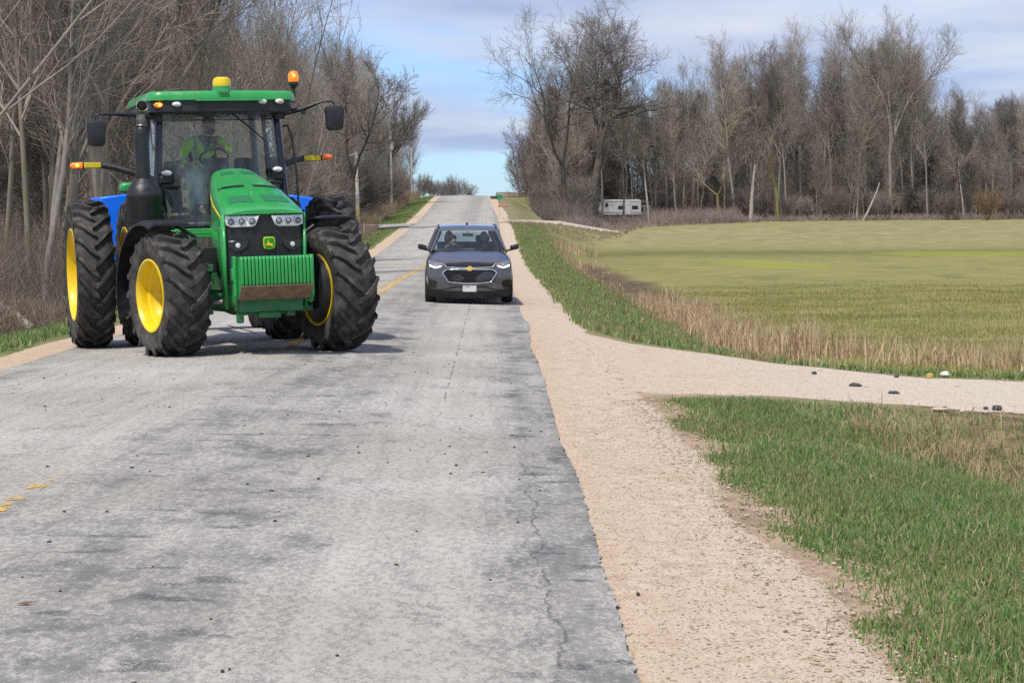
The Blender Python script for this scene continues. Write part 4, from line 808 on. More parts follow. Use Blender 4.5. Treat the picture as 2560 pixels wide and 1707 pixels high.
for s in (-1, 1):
    if s < 0: poly = [(-.475, 1.90), (-.005, 1.885), (-.06, 1.755), (-.10, 1.735), (-.38, 1.735), (-.44, 1.765)]
    else: poly = [(.145, 1.885), (.615, 1.90), (.60, 1.765), (.52, 1.735), (.24, 1.735), (.20, 1.755)]
    m = MB(); m.prism(poly, lambda p, k: (p[0], gface(p[0], p[1]) - (.028 if k else -.02), p[1])); hl = m.obj('headlight', REFL, tractor, 40, .012)
    cxs = np.linspace(-.38, -.11, 3) if s < 0 else np.linspace(.25, .52, 3)
    for c in cxs:
        m = MB(); yb = gface(c, 1.81) - .030; m.lathe([(.052, 0), (.055, .012), (.046, .014), (.030, -.004)], (c, yb, 1.808), (0, -1, 0), 20); m.obj('bulb_ring', CHROME, hl)
        m = MB(); m.ell((c, yb - .004, 1.808), (.028, .016, .028), 14, 8); m.obj('projector', paint('projector glass', (.30, .32, .34), .05, .4, .1, 9), hl)
    # lower lamp pockets
    cx_ = .07 + s * .365; m = MB(); pol = [(cx_ - .13, 1.56), (cx_ + .13, 1.56), (cx_ + .13, 1.47), (cx_ + .04, 1.41), (cx_ - .04, 1.41), (cx_ - .13, 1.47)]
    m.prism(pol, lambda p, k: (p[0], gface(p[0], p[1]) - (.016 if k else -.01), p[1])); pk = m.obj('lamp_pocket', BLKG, tractor, 40, .012)
    m = MB(); m.lathe([(.0, .006), (.026, .004), (.034, -.004)], (cx_, gface(cx_, 1.49) - .020, 1.495), (0, -1, 0), 16); m.obj('lamp', REFL, pk)
# badge: rounded green shield, yellow rim, leaping stag
def badge_outline(k): return [(x * k, z * k) for x, z in [(-.072, .075), (-.04, .084), (.04, .084), (.072, .075), (.080, .03), (.078, -.035), (.066, -.07), (0, -.086), (-.066, -.07), (-.078, -.035), (-.080, .03)]]
bx, bz = .115, 1.515; by = gface(bx, bz) - .004
m = MB(); m.prism(badge_outline(1.0), lambda p, k: (bx + p[0], by - (.012 if k else 0), bz + p[1])); bd = m.obj('badge', paint('badge yellow', (.55, .75, .02), .35, 0, .05, 9), tractor, 40, .004)
m = MB(); m.prism(badge_outline(.86), lambda p, k: (bx + p[0], by - (.016 if k else .010), bz + p[1])); m.obj('badge_field', paint('badge green', (.012, .24, .02), .3, 0, .05, 9), bd, 40)
stag = [(-.058, -.010), (-.035, -.028), (-.010, -.022), (.020, -.030), (.052, -.052), (.034, -.026), (.046, -.014), (.040, -.002), (.010, .004), (-.006, .016), (-.008, .030), (.002, .046), (-.008, .040), (-.012, .050), (-.016, .036), (-.026, .026), (-.020, .012), (-.026, .000), (-.034, -.016), (-.052, -.004)]
m = MB(); m.prism(stag, lambda p, k: (bx + p[0] * 1.05, by - (.021 if k else .014), bz - .004 + p[1] * 1.05)); m.obj('leaping_deer', YEL, bd, 0)
# front support, axle, weights
m = MB(); m.box((.07, -.66, .72), (.86, .42, .20)); m.box((.07, -.36, .70), (.66, .5, .26)); m.box((.05, -.80, .58), (.30, .16, .08)); m.box((-.33, -.78, .55), (.09, .10, .14)); m.box((.35, -.74, .60), (.12, .12, .10)); m.obj('front_support', GREEND, tractor, 30, .02)
wm_ = MB(); N = 20
for i in range(N):
    xa = -.385 + i * (.96 / N); t = .96 / N - .010
    prof = [(-.90, 1.345), (-1.20, 1.36), (-1.235, 1.33), (-1.25, 1.02), (-1.235, .985), (-1.0, .80), (-.90, .80)]
    wm_.prism(prof, lambda p, k: (xa + (t if k else 0), p[0], p[1]))
wt_ = wm_.obj('front_weights', GREEN, tractor, 30, .010)
m = MB(); m.prism([(-1.232, .980), (-1.0, .797), (-1.002, .790), (-1.236, .972)], lambda p, k: (-.385 + (.95 if k else 0), p[0], p[1])); m.obj('worn_underside', RUST, wt_, 30)
m = MB(); m.box((.095, -.93, 1.08), (1.02, .10, .50)); m.prism([(-.86, 1.36), (-1.0, 1.36), (-1.0, .84), (-.86, .72)], lambda p, k: (-.44 + (.045 if k else 0), p[0], p[1])); m.prism([(-.86, 1.36), (-1.0, 1.36), (-1.0, .84), (-.86, .72)], lambda p, k: (.585 + (.045 if k else 0), p[0], p[1])); m.box((-.445, -.93, 1.12), (.03, .12, .16)); m.obj('weight_bracket', GREEN, tractor, 30, .012)
m = MB(); m.tube([(-.9, 0, .80), (-.3, 0, .74), (.3, 0, .74), (.9, 0, .80)], [.13, .15, .15, .13], 12); m.box((0, .2, .72), (.5, .7, .3))
m.obj('front_axle', GREEND, tractor, 40, .01)
for s in (-1, 1):
    m = MB(); m.tube([(s * .80, 0, .60), (s * .80, 0, 1.10)], [.10, .085], 12); m.lathe([(.20, 0), (.24, .05), (.24, .12), (.17, .2)], (s * .78, 0, .855), (s, 0, 0), 24); 
    m2 = MB(); m2.lathe([(.0, -.05), (.38, -.05), (.485, .0), (.49, .20), (0, .20)], (s * .86, 0, .875), (s, 0, 0), 28); m2.obj('hub_shade_drum', BLK, tractor, 40)  # hub enlarged in black to stand for the shaded inside of the rim
    m.box((s * .66, -.10, 1.02), (.22, .14, .07)); m.box((s * .62, -.16, 1.20), (.12, .12, .10)); m.tube([(s * .62, -.14, 1.14), (s * .66, -.12, .92)], .05, 8); m.box((s * .68, -.14, .62), (.20, .16, .08)); m.obj('steering_knuckle', GREEND, tractor, 40, .01)
    m = MB(); m.tube([(s * .30, -.25, .76), (s * .55, -.23, .74), (s * .60, -.22, .74)], [.035, .035, .02], 9); m.tube([(s * .56, -.23, .74), (s * .80, -.20, .72)], .018, 7); m.obj('steering_cylinder', STEEL, tractor)
# fenders over the front wheels
for s in (-1, 1):
    m = MB(); rings = []
    for a in np.linspace(-18, 108 if s < 0 else 96, 15):
        aa = R(a); r = .985 + .015 * math.sin(aa * 2); c = (1.13 + .02) * s; yy = r * math.cos(aa) + .06; zz = .855 + r * math.sin(aa); wi, wo_ = .26, .33
        rings.append([(c - s * wi, yy, zz), (c - s * wi * .6, yy, zz + .018), (c + s * wo_ * .75, yy, zz + .018), (c + s * wo_, yy, zz - .02), (c + s * wo_, yy * .985, zz - .05), (c + s * wo_ * .75, yy, zz - .006), (c - s * wi, yy, zz - .012)])
    ro = Matrix.Rotation(ST, 3, 'Z'); ce = Vector((1.13 * s, 0, 0)); m.loft([[ce + ro @ (Vector(p) - ce) for p in r] for r in rings]); fd = m.obj('front_fender', BLK, tractor, 50)
    m = MB(); m.tube([(s * .72, .05, 1.12), (s * .74, .12, 1.62), (s * .98, .16, 1.78)], .03, 8); m.obj('fender_stay', BLK, fd)
# engine and chassis under the hood
m = MB(); m.box((.05, .55, 1.42), (.66, 1.5, .75)); m.box((.05, 1.2, .98), (.52, 2.3, .42)); m.box((.05, 2.7, .95), (.7, 1.0, .62)); m.ell((-.1, .5, .70), (.28, .35, .18), 16, 8)
m.tube([(-1.6, 3.05, 1.085), (1.6, 3.05, 1.085)], .16, 12); m.obj('chassis', GREEND, tractor, 35, .02)
for s in (-1, 1): m = MB(); m.box((s * .67, .85, 1.26), (.40, .75, .42)); m.obj('fuel_tank', BLK, tractor, 35, .03)
m = MB(); m.box((-.58, .20, 1.30), (.22, .4, .34)); m.tube([(-.95, .55, 1.62), (-.72, .35, 1.58), (-.66, .25, 1.40), (-.66, .25, 1.15)], .022, 7); m.obj('battery_box', BLK, tractor, 35, .03)
m = MB(); m.box((-.64, .80, 1.66), (.52, .10, .13)); m.tube([(-.95, .80, 1.66), (-.40, .80, 1.66)], .055, 10); m.obj('cooler_pipe', GREEN, tractor, 40, .01)
# exhaust canister and stack
m = MB(); cx_, cy_ = -1.235, 1.25
m.lathe([(.0, 1.80), (.235, 1.80), (.245, 1.83), (.245, 2.17), (.252, 2.19), (.245, 2.22), (.225, 2.29), (.18, 2.36), (.125, 2.41), (.115, 2.43)], (cx_, cy_, 0), (0, 0, 1), 32); ex = m.obj('exhaust_canister', BLK, tractor, 40)
m = MB(); m.lathe([(.105, 2.40), (.098, 3.02), (.092, 3.10), (.082, 3.13), (.075, 3.14)], (cx_ - .005, cy_, 0), (0, 0, 1), 24); m.obj('stack', BLK, ex)
m = MB(); m.tube([(cx_, cy_, 3.12), (cx_, cy_, 3.27), (cx_, cy_, 3.34), (cx_, cy_ - .05, 3.40), (cx_, cy_ - .14, 3.43)], [.066, .064, .067, .074, .080], 18, 0, False); m.lathe([(.072, 3.16), (.075, 3.165), (.072, 3.18)], (cx_, cy_, 0), (0, 0, 1), 18); tp = m.obj('tail_pipe', STEEL, ex)
tp.modifiers.new('thick', 'SOLIDIFY').thickness = .006
m = MB(); m.ell((cx_, cy_ - .10, 3.425), (.072, .02, .072), 16, 6); m.obj('bore_disc', paint('flat_black', (.004, .004, .004), .9), ex)  # flat black disc closing the pipe mouth
m = MB(); m.box((-1.03, 1.5, 2.0), (.16, .5, .10)); m.box((-1.05, 1.5, 1.78), (.5, .55, .06)); m.obj('exhaust_bracket', BLK, ex, 30, .01)
# ---- cab
XO = -.03
# cab frame: pillars and sills; glass set between them
A0, A1 = (.93, 1.88, 2.05), (.845, 2.0, 3.38); B0, B1 = (.96, 3.0, 1.9), (.86, 2.95, 3.38); C0, C1 = (.88, 3.62, 2.0), (.80, 3.55, 3.38); D0 = (.50, 1.72, 1.80)
def mir(p, s): return (XO + s * p[0], p[1], p[2])
m = MB()
for s in (-1, 1):
    m.tube([mir((.80, 1.78, 1.72), s), mir((.92, 1.86, 2.1), s), mir(A1, s)], [.055, .062, .06], 8, 0, True); m.tube([mir(B0, s), mir(B1, s)], .04, 8); m.tube([mir(C0, s), mir(C1, s)], .055, 8)
    m.tube([mir((.80, 1.78, 1.74), s), mir((.95, 2.4, 1.62), s), mir(B0, s), mir(C0, s)], .05, 8)
m.tube([mir((.80, 1.78, 1.74), -1), mir((.80, 1.78, 1.74), 1)], .045, 8); m.tube([mir(C1, -1), mir(C1, 1)], .05, 8); m.tube([mir(C0, -1), mir(C0, 1)], .05, 8)
cabf = m.obj('cab_frame', BLKG, tractor, 50)
m = MB()                                                    # windshield: one curved pane wrapping to the pillars
NU, NV = 12, 8; V = []
for j in range(NV + 1):
    t = j / NV; z = lerp(1.76, 3.37, t); hwid = lerp(.78, .825, min(1, t * 3)) if t < .33 else lerp(.865, .825, t); yb = lerp(1.80, 1.97, t)
    for i in range(NU + 1):
        u = 2 * i / NU - 1; V.append((XO + u * hwid, yb - .13 * (1 - u * u), z))
m.add(V, [(j * (NU + 1) + i, j * (NU + 1) + i + 1, (j + 1) * (NU + 1) + i + 1, (j + 1) * (NU + 1) + i) for j in range(NV) for i in range(NU)]); m.obj('windshield', GLASS, tractor, 60)
for s in (-1, 1):
    m = MB(); m.add([mir(p, s) for p in ((.87, 1.95, 1.75), (.97, 2.9, 1.75), B1, A1)], [(0, 1, 2, 3)]); m.obj('side_window', GLASSB, tractor, 0)
    m = MB(); m.add([mir(p, s) for p in (B0, C0, C1, B1)], [(0, 1, 2, 3)]); m.obj('quarter_window', GLASSB, tractor, 0)
m = MB(); m.add([mir((.82, 3.6, 2.1), -1), mir((.82, 3.6, 2.1), 1), mir((.76, 3.55, 3.34), 1), mir((.76, 3.55, 3.34), -1)], [(0, 1, 2, 3)]); m.obj('rear_window', GLASSB, tractor, 0)
def slab(m, outline, z0, z1, inset=.06, steps=4, mt=0):
    """rounded slab over a plan outline"""
    c = Vector((sum(p[0] for p in outline) / len(outline), sum(p[1] for p in outline) / len(outline), 0)); rings = []
    for q in range(steps + 1):
        a = math.pi * .5 * q / steps; k = 1 - inset * (1 - math.cos(a)); rings.append([Vector((c.x + (p[0] - c.x) * k, c.y + (p[1] - c.y) * k, lerp(z0, z1, math.sin(a)))) for p in outline])
    m.loft([[Vector((p.x * .985 + c.x * .015, p.y * .985 + c.y * .015, z0 - .01)) for p in rings[0]]] + rings, mt)
def rrect(x0, x1, y0, y1, r, n=5, bow=0.):
    P = []
    for cx, cy, a0 in ((x1 - r, y1 - r, 0), (x0 + r, y1 - r, 90), (x0 + r, y0 + r, 180), (x1 - r, y0 + r, 270)):
        for i in range(n + 1): a = R(a0 + 90 * i / n); P.append((cx + r * math.cos(a), cy + r * math.sin(a)))
        if a0 == 180 and bow:
            for t in np.linspace(.12, .88, 7): P.append((lerp(x0 + r, x1 - r, t), y0 - bow * 4 * t * (1 - t)))
    return P
m = MB(); slab(m, rrect(-1.10, 1.04, 1.50, 3.85, .22, 6, .10), 3.53, 3.655, .05); m.box((.03, 1.52, 3.535), (.95, .26, .05)); roof = m.obj('roof', GREEN, tractor, 45)
m = MB(); slab(m, rrect(-1.06, 1.00, 1.53, 3.8, .20, 6, .10), 3.36, 3.535, .01); m.obj('visor', BLK, roof, 45, .01)
m = MB(); m.box((XO, 2.6, 3.40), (1.5, 1.6, .05)); m.obj('headliner', paint('pale headliner', (.45, .46, .45), .9), roof)
m = MB(); m.box((-.55, 1.97, 3.30), (.30, .02, .10)); m.obj('sun_shade', paint('grey shade', (.16, .17, .17), .7), roof)
def lamp(name, c, rx, rz, lens, parent, housing=True):
    m = MB(); m.lathe([(0, .035), (.85, .02), (1.0, -.01), (1.06, -.05), (.8, -.10), (0, -.11)], (0, 0, 0), (0, -1, 0), 22); m.v = [(c[0] + v[0] * rx * 1.08, c[1] + v[1] + .02, c[2] + v[2] * rz * 1.08) for v in m.v]; h = m.obj(name, BLK, parent, 40)
    m = MB(); m.ell((c[0], c[1] - .008, c[2]), (rx * .93, .040, rz * .93), 20, 8); m.obj('lens', lens, h, 60)
    return h
RF = 1.455
def lamp_y(x): return RF + .055 * abs(x) ** 2 * 1.2 + (.05 if abs(x) > .85 else 0)
h = lamp('roof_lamp', (-.94, lamp_y(-.94), 3.465), .075, .042, AMBER, roof); m = MB(); m.ell((-.93, lamp_y(-.93) - .045, 3.465), (.022, .02, .024), 12, 8); m.obj('flash', AMBERC, h)
lamp('roof_lamp', (-.70, lamp_y(-.70), 3.468), .072, .040, REFL, roof); lamp('roof_lamp', (.52, lamp_y(.52), 3.50), .072, .040, REFL, roof)
h = lamp('roof_lamp', (.77, lamp_y(.77), 3.502), .072, .040, REFL, roof); m = MB(); m.ell((.78, lamp_y(.77) - .042, 3.50), (.03, .012, .02), 12, 8); m.obj('amber_bulb', paint('pale amber', (.75, .35, .25), .3), h)
lamp('work_lamp', (-.845, 1.66, 2.51), .078, .044, REFL, cabf); lamp('work_lamp', (.745, 1.66, 2.54), .078, .044, REFL, cabf)
for s, z in ((-1, 2.45), (1, 2.48)): m = MB(); m.box((XO + s * .82, 1.75, z - .03), (.16, .16, .12)); m.box((XO + s * .74, 1.72, z - .12), (.22, .10, .06)); m.obj('lamp_bracket', BLK, cabf, 30, .02)
m = MB(); m.lathe([(0, 3.56), (.125, 3.56), (.138, 3.60), (.128, 3.67), (.131, 3.705), (.128, 3.72), (0, 3.72)], (-.045, 1.52, 0), (0, 0, 1), 28); m.box((-.045, 1.39, 3.64), (.13, .05, .05)); gp = m.obj('antenna_base', GREEN, roof, 35, .006)
m = MB(); m.lathe([(.127, 3.72), (.130, 3.775), (.118, 3.825), (.08, 3.846), (0, 3.85)], (-.045, 1.52, 0), (0, 0, 1), 28); m.obj('antenna_dome', YEL, roof, 40)
m = MB(); m.tube([(.93, 1.8, 3.50), (1.03, 1.82, 3.52), (1.06, 1.83, 3.60), (1.06, 1.84, 3.74)], [.03, .03, .026, .024], 9); m.lathe([(.03, 3.70), (.06, 3.74), (.078, 3.76), (.075, 3.80)], (1.06, 1.84, 0), (0, 0, 1), 20); bc = m.obj('beacon_post', BLK, roof, 40)
m = MB(); m.lathe([(.070, 3.795), (.076, 3.83), (.074, 3.90), (.055, 3.945), (.02, 3.958), (0, 3.96)], (1.06, 1.84, 0), (0, 0, 1), 22); m.obj('beacon_lens', AMBER, bc, 50)
m = MB(); m.ell((1.055, 1.775, 3.885), (.022, .014, .026), 10, 8); m.obj('flash', AMBERC, bc)
m = MB(); m.tube([(.62, 1.9, 3.65), (.62, 1.9, 3.90)], .004, 5); m.obj('whip_antenna', STEEL, roof)
# mirrors and marker arms
for s, c, inn, mid, yy in ((-1, (-1.83, 1.5, 3.075), (-.93, 1.80, 3.31), (-1.35, 1.64, 3.34), 0), (1, (1.57, 1.5, 3.255), (.84, 1.80, 3.335), (1.15, 1.66, 3.40), 0)):
    top = c[2] + .18; pts = [inn, mid, (c[0] - s * .14, 1.52, top + .085), (c[0] - s * .04, 1.5, top + .085), (c[0] + s * .005, 1.5, top + .06), (c[0] + s * .01, 1.5, top)] if s < 0 else [inn, mid, (c[0] - .18, 1.52, top + .055), (c[0] - .04, 1.5, top + .06), (c[0], 1.5, top + .03), (c[0], 1.5, top - .01)]
    m = MB(); m.tube(pts, [.042, .036, .016, .014, .014, .014], 9); m.box((mid[0], mid[1], mid[2] - .05), (.05, .05, .06)); m.box((inn[0], inn[1] + .02, inn[2]), (.12, .14, .14)); ma = m.obj('mirror_arm', BLK, tractor, 45)
    m = MB(); sec = []
    for q, (k, dy) in enumerate([(.80, -.085), (.95, -.07), (1.0, -.02), (1.0, .03)]):
        w, h_ = .130 * k, .180 * k; ring = []
        for (a, b2) in rrect(-w, w, -h_, h_, .06, 4): ring.append((c[0] + a * (1 + .10 * b2 / h_), c[1] + dy, c[2] + b2))
        sec.append(ring)
    m.loft(sec); mh = m.obj('mirror_housing', BLK, ma, 40)
    m = MB(); m.add([(c[0] + a * .9, c[1] + .034, c[2] + b2 * .9) for a, b2 in rrect(-.13, .13, -.18, .18, .06, 4)], [tuple(range(20))]); m.obj('mirror_glass', CHROME, mh, 0)
for s, tip, pts in ((-1, -2.10, [(-.95, 2.15, 2.42), (-1.25, 2.2, 2.545), (-1.48, 2.27, 2.62), (-1.67, 2.3, 2.655)]), (1, 1.71, [(.88, 2.1, 2.62), (1.0, 2.15, 2.645), (1.15, 2.25, 2.685), (1.27, 2.3, 2.702)])):
    m = MB(); m.tube(pts, [.055, .055, .048, .045], 8); e2 = s * 1.0
    y1x, y0x = (pts[-1][0], tip + .17 * (1 if s < 0 else -1)); zz = pts[-1][2]; dz = .006 if s < 0 else .02
    m.box(((y1x + y0x) / 2, 2.31, zz + dz / 2), (abs(y1x - y0x) + .03, .05, .085)); ar = m.obj('marker_arm', BLK, tractor, 40, .006)
    m = MB(); m.box(((y1x + y0x) / 2, 2.278, zz + dz / 2), (abs(y1x - y0x) - .02, .02, .075)); m.obj('reflector', REFY, ar, 30, .006)
    xa = y0x + (.014 if s > 0 else -.014); m = MB(); m.loft([[(xa + s * u, 2.31 + .042 * k * math.cos(a), zz + dz + .043 * k * math.sin(a)) for a in np.linspace(0, 2 * math.pi, 15)[:-1]] for u, k in ((0, 1), (.09, 1), (.13, .92), (.155, .7), (.165, .3))]); lp = m.obj('marker_lamp', AMBER if s < 0 else AMBERO, ar, 50)
    if s < 0: m = MB(); m.ell((xa - .075, 2.262, zz + dz), (.028, .012, .024), 12, 8); m.obj('flash', AMBERC, lp)
# hoses and hand rail by the right pillar, wiper
m = MB(); m.tube([(.88, 1.80, 3.16), (.93, 1.74, 3.17), (.98, 1.70, 3.0), (1.03, 1.68, 2.5), (1.05, 1.70, 1.95)], .017, 7); m.obj('hand_rail', BLK, tractor, 50)
m = MB(); m.tube([(.05, 1.76, 3.41), (.12, 1.755, 3.36), (.35, 1.765, 3.17), (.59, 1.80, 2.97)], [.014, .013, .011, .008], 6); m.tube([(.20, 1.758, 3.30), (.34, 1.76, 3.19), (.60, 1.79, 2.96)], .011, 5); m.box((.10, 1.76, 3.40), (.24, .06, .07))
m.tube([(.0 + .13 * math.cos(a) - .03, 1.75, 3.345 + .045 * math.sin(a)) for a in np.linspace(math.pi, 2.4 * math.pi, 12)], .007, 5); m.obj('wiper', BLK, tractor, 40)
m = MB(); m.tube([(-.03, 1.44, 3.42), (.02, 1.5, 3.38), (.05, 1.7, 3.37)], .008, 5); m.obj('antenna_cable', BLK, roof)
# interior
m = MB(); m.box((XO, 2.7, 1.86), (1.7, 1.7, .10)); m.obj('cab_floor', SEATM, tractor, 0)
m = MB(); m.box((-.10, 3.0, 2.34), (.54, .52, .12)); m.box((-.10, 3.27, 2.62), (.46, .14, .56), (R(-8), 0, 0)); m.box((-.10, 3.30, 2.98), (.24, .10, .14)); m.box((-.10, 3.0, 2.05), (.4, .4, .46)); m.obj('seat', SEATM, tractor, 40, .04)
m = MB(); m.box((-.58, 2.75, 2.52), (.28, .62, .14)); m.box((-.62, 3.05, 2.2), (.26, .9, .5)); m.tube([(-.55, 2.55, 2.58), (-.55, 2.50, 2.68)], .022, 7); m.box((-.66, 2.42, 2.62), (.22, .06, .16), (R(15), 0, R(20))); m.obj('console', SEATM, tractor, 40, .03)
m = MB(); m.box((.58, 3.1, 2.30), (.36, .3, .46)); m.box((.58, 3.22, 2.58), (.34, .10, .36)); m.obj('passenger_seat', SEATM, tractor, 40, .05)
m = MB(); m.tube([(-.06, 1.95, 1.75), (-.06, 2.02, 2.30), (-.06, 2.22, 2.66)], [.10, .09, .06], 10); m.box((-.06, 2.08, 2.62), (.36, .12, .20), (R(-25), 0, 0)); sc_ = m.obj('steering_column', BLK, tractor, 40, .02)
SWC = Vector((-.06, 2.26, 2.74)); swn = Vector((0, .55, .83)).normalized(); su, sv, _ = basis(swn)
def sw(a, r=.205): return SWC + (su * math.cos(a) + sv * math.sin(a)) * r
m = MB(); ring = [[sw(a, .205 + .016 * math.cos(q)) + swn * .016 * math.sin(q) for q in np.linspace(0, 2 * math.pi, 9)[:-1]] for a in np.linspace(0, 2 * math.pi, 33)[:-1]]; m.loft(ring, 0, True, False, True)
for a in (R(90), R(210), R(330)): m.tube([SWC - swn * .03, sw(a, .20)], .014, 6)
m.lathe([(.0, .02), (.05, .01), (.055, -.04)], SWC, swn, 14); m.obj('steering_wheel', BLK, tractor, 50)
# rear fenders and the lamp pod seen left of the exhaust
for s in (-1, 1):
    m = MB(); rings = []
    for a in np.linspace(15, 150, 12): aa = R(a); r = 1.16; rings.append([(s * .84, 3.05 - r * math.cos(aa), 1.085 + r * math.sin(aa)), (s * 1.10, 3.05 - r * math.cos(aa), 1.085 + r * math.sin(aa)), (s * 1.10, 3.05 - (r - .03) * math.cos(aa), 1.085 + (r - .03) * math.sin(aa)), (s * .84, 3.05 - (r - .03) * math.cos(aa), 1.085 + (r - .03) * math.sin(aa))])
    m.loft(rings); m.obj('rear_fender', BLK, tractor, 40, .008)
m = MB(); m.box((-1.24, 2.75, 2.33), (.26, .3, .16)); m.obj('fender_lamp_pod', GREEN, tractor, 40, .05)
m = MB(); m.tube([(-.30, .30, .40), (.02, -.10, .30)], .006, 5); m.obj('dangling_wire', BLK, tractor)
# ---- blue implement behind the tractor
BLUE = paint('bright blue paint', (.004, .16, .90), .4, 0, .05, 4, dirt=.06, dirtcol=(.03, .12, .4))
imp = empty('towed_implement', (-4.70, 33.0, -.05)); imp.rotation_euler = (0, 0, R(18)); tag(imp, 'bright blue towed farm implement half hidden behind the tractor', 'implement')
m = MB()
for s in (-1, 1):
    poly = [(s * 1.80, 2.30), (s * 1.30, 2.36), (s * 1.32, 1.60), (s * 1.44, 1.16), (s * 1.44, .98), (s * 1.63, .98), (s * 1.66, 1.3)]
    m.prism(poly, lambda p, k: (p[0], (-.35 if k else .9), p[1] - .09))
m.box((0, .5, 1.06), (2.9, .6, .16)); bo = m.obj('hopper_body', BLUE, imp, 35, .03)
m = MB()
for s in (-1, 1): m.box((s * 1.54, -.36, 1.20), (.20, .03, .012)); m.prism([(s * 1.52, 1.42), (s * 1.61, 1.42), (s * 1.61, 1.30), (s * 1.52, 1.30)], lambda p, k: (p[0], (-.365 if k else -.34), p[1]))
m.obj('hand_hole', BLK, bo, 0)
m = MB(); m.box((0, -1.2, .72), (.16, 2.6, .14)); m.box((0, .2, .85), (3.2, .18, .18)); m.box((-1.2, .2, .95), (.14, .2, .6)); m.box((1.2, .2, .95), (.14, .2, .6)); m.tube([(-1.5, .1, .6), (-1.5, .1, 1.1)], .07, 8); m.obj('tow_frame', RUST, imp, 30, .01)
for s in (-1, 1):
    m = MB(); m.lathe([(.25, -.14), (.40, -.16), (.47, -.12), (.48, 0), (.47, .12), (.40, .16), (.25, .14)], (s * 1.0, .6, .48), (1, 0, 0), 28); wh = m.obj('wheel', RUBBER, imp, 40); m = MB(); m.lathe([(0, .05), (.2, .06), (.255, .12), (.255, -.12), (.2, -.06), (0, -.05)], (s * 1.0, .6, .48), (1, 0, 0), 20); m.obj('rim', BLUE, wh)
# ---------------------------------------------------------------- people
SKIN = paint('skin', (.46, .27, .19), .55, 0, .08, 14); SKIND = paint('weathered skin', (.33, .20, .15), .6, 0, .1, 14)
def skinned(name, pts, edges, rad, mat, parent, sub=2):
    me = bpy.data.meshes.new(name); me.from_pydata(pts, edges, [])
    t = bpy.data.objects.new('skin tmp', me); COL.objects.link(t); a = t.modifiers.new('s', 'SKIN'); a.use_smooth_shade = True; a.branch_smoothing = .6
    lay = me.skin_vertices[0]
    for i, r in enumerate(rad): lay.data[i].radius = r if isinstance(r, (tuple, list)) else (r, r)
    lay.data[0].use_root = True
    q = t.modifiers.new('u', 'SUBSURF'); q.levels = q.render_levels = sub
    bpy.context.view_layer.update(); ev = t.evaluated_get(bpy.context.evaluated_depsgraph_get()); nm = bpy.data.meshes.new_from_object(ev); nm.name = name
    bpy.data.objects.remove(t); nm.materials.clear(); nm.materials.append(mat); nm.polygons.foreach_set('use_smooth', [True] * len(nm.polygons)); nm.update()
    o = bpy.data.objects.new(name, nm); COL.objects.link(o); o.parent = parent; return o
class Skel:
    def __init__(s): s.p = []; s.e = []; s.r = []
    def v(s, p, r, frm=None): s.p.append(tuple(p)); s.r.append(r); i = len(s.p) - 1; (frm is not None) and s.e.append((frm, i)); return i
    def chain(s, pts, rad, frm=None):
        for p, r in zip(pts, rad): frm = s.v(p, r, frm)
        return frm
    def hand(s, wrist, direction, palmn, frm, k=1.0):
        d = Vector(direction).normalized(); n = Vector(palmn); n = (n - d * n.dot(d)).normalized(); w = d.cross(n); W = Vector(wrist)
        pm = s.v(W + d * .055 * k, (.036, .020), frm)
        for off, L in ((-.030, .060), (-.010, .074), (.010, .070), (.030, .054)):
            a = s.v(W + d * .095 * k + w * off, .010, pm); a2 = s.v(W + d * (.095 + L * .5) * k + w * off * 1.15 + n * .018, .0088, a); s.v(W + d * (.095 + L * .75) * k + w * off * 1.15 + n * .050, .0075, a2)
        a = s.v(W + d * .045 * k + w * -.045 + n * .012, .0115, pm); s.v(W + d * .080 * k + w * -.058 + n * .036, .009, a)
def head_mesh(m, c, rz, k=1.0, tilt=0.):
    """head with brow, nose, chin and ears; faces local -y turned by rz"""
    M = Euler((tilt, 0, rz)).to_matrix()
    def shape(p):
        x, y, z = p.x, p.y, p.z; f = max(0, -y); ch = max(0, -z)
        x *= 1 - .28 * ch * ch; y = y * (1 - .10 * ch) - .06 * ch * f
        y -= f * (.16 * math.exp(-((x / .16) ** 2 + ((z + .12) / .20) ** 2)) + .05 * math.exp(-((x / .5) ** 2 + ((z - .22) / .12) ** 2)) + .05 * math.exp(-((x / .28) ** 2 + ((z + .52) / .10) ** 2)))
        y += f * .09 * (math.exp(-(((abs(x) - .38) / .16) ** 2 + ((z - .05) / .10) ** 2)))
        return (x, y, z)
    rings = []; c = Vector(c)
    n, kk = 24, 18
    for i in range(kk + 1):
        t = min(max(math.pi * i / kk, .03), math.pi - .03); rings.append([c + M @ Vector(tuple(a * b for a, b in zip(shape(Vector((math.sin(t) * math.cos(a), math.sin(t) * math.sin(a), -math.cos(t)))), (.078 * k, .098 * k, .122 * k)))) for a in [2 * math.pi * j / n for j in range(n)]])
    m.loft(rings)
    for s in (-1, 1): m.ell(c + M @ Vector((s * .080 * k, .01, -.005)), (.012, .022, .034), 8, 6, 0, (0, 0, rz))
def face_bits(c, rz, parent, k=1., tilt=0.):
    M = Euler((tilt, 0, rz)).to_matrix(); c = Vector(c)
    for s in (-1, 1): m = MB(); m.ell(c + M @ Vector((s * .031 * k, -.079 * k, .006 * k)), (.012, .008, .008), 10, 6); m.obj('eye', paint('eye', (.06, .045, .04), .2), parent)
    m = MB(); m.ell(c + M @ Vector((0, -.087 * k, -.062 * k)), (.024, .010, .007), 10, 6, 0, (tilt, 0, rz)); m.obj('mouth', paint('lips', (.30, .12, .10), .5), parent)
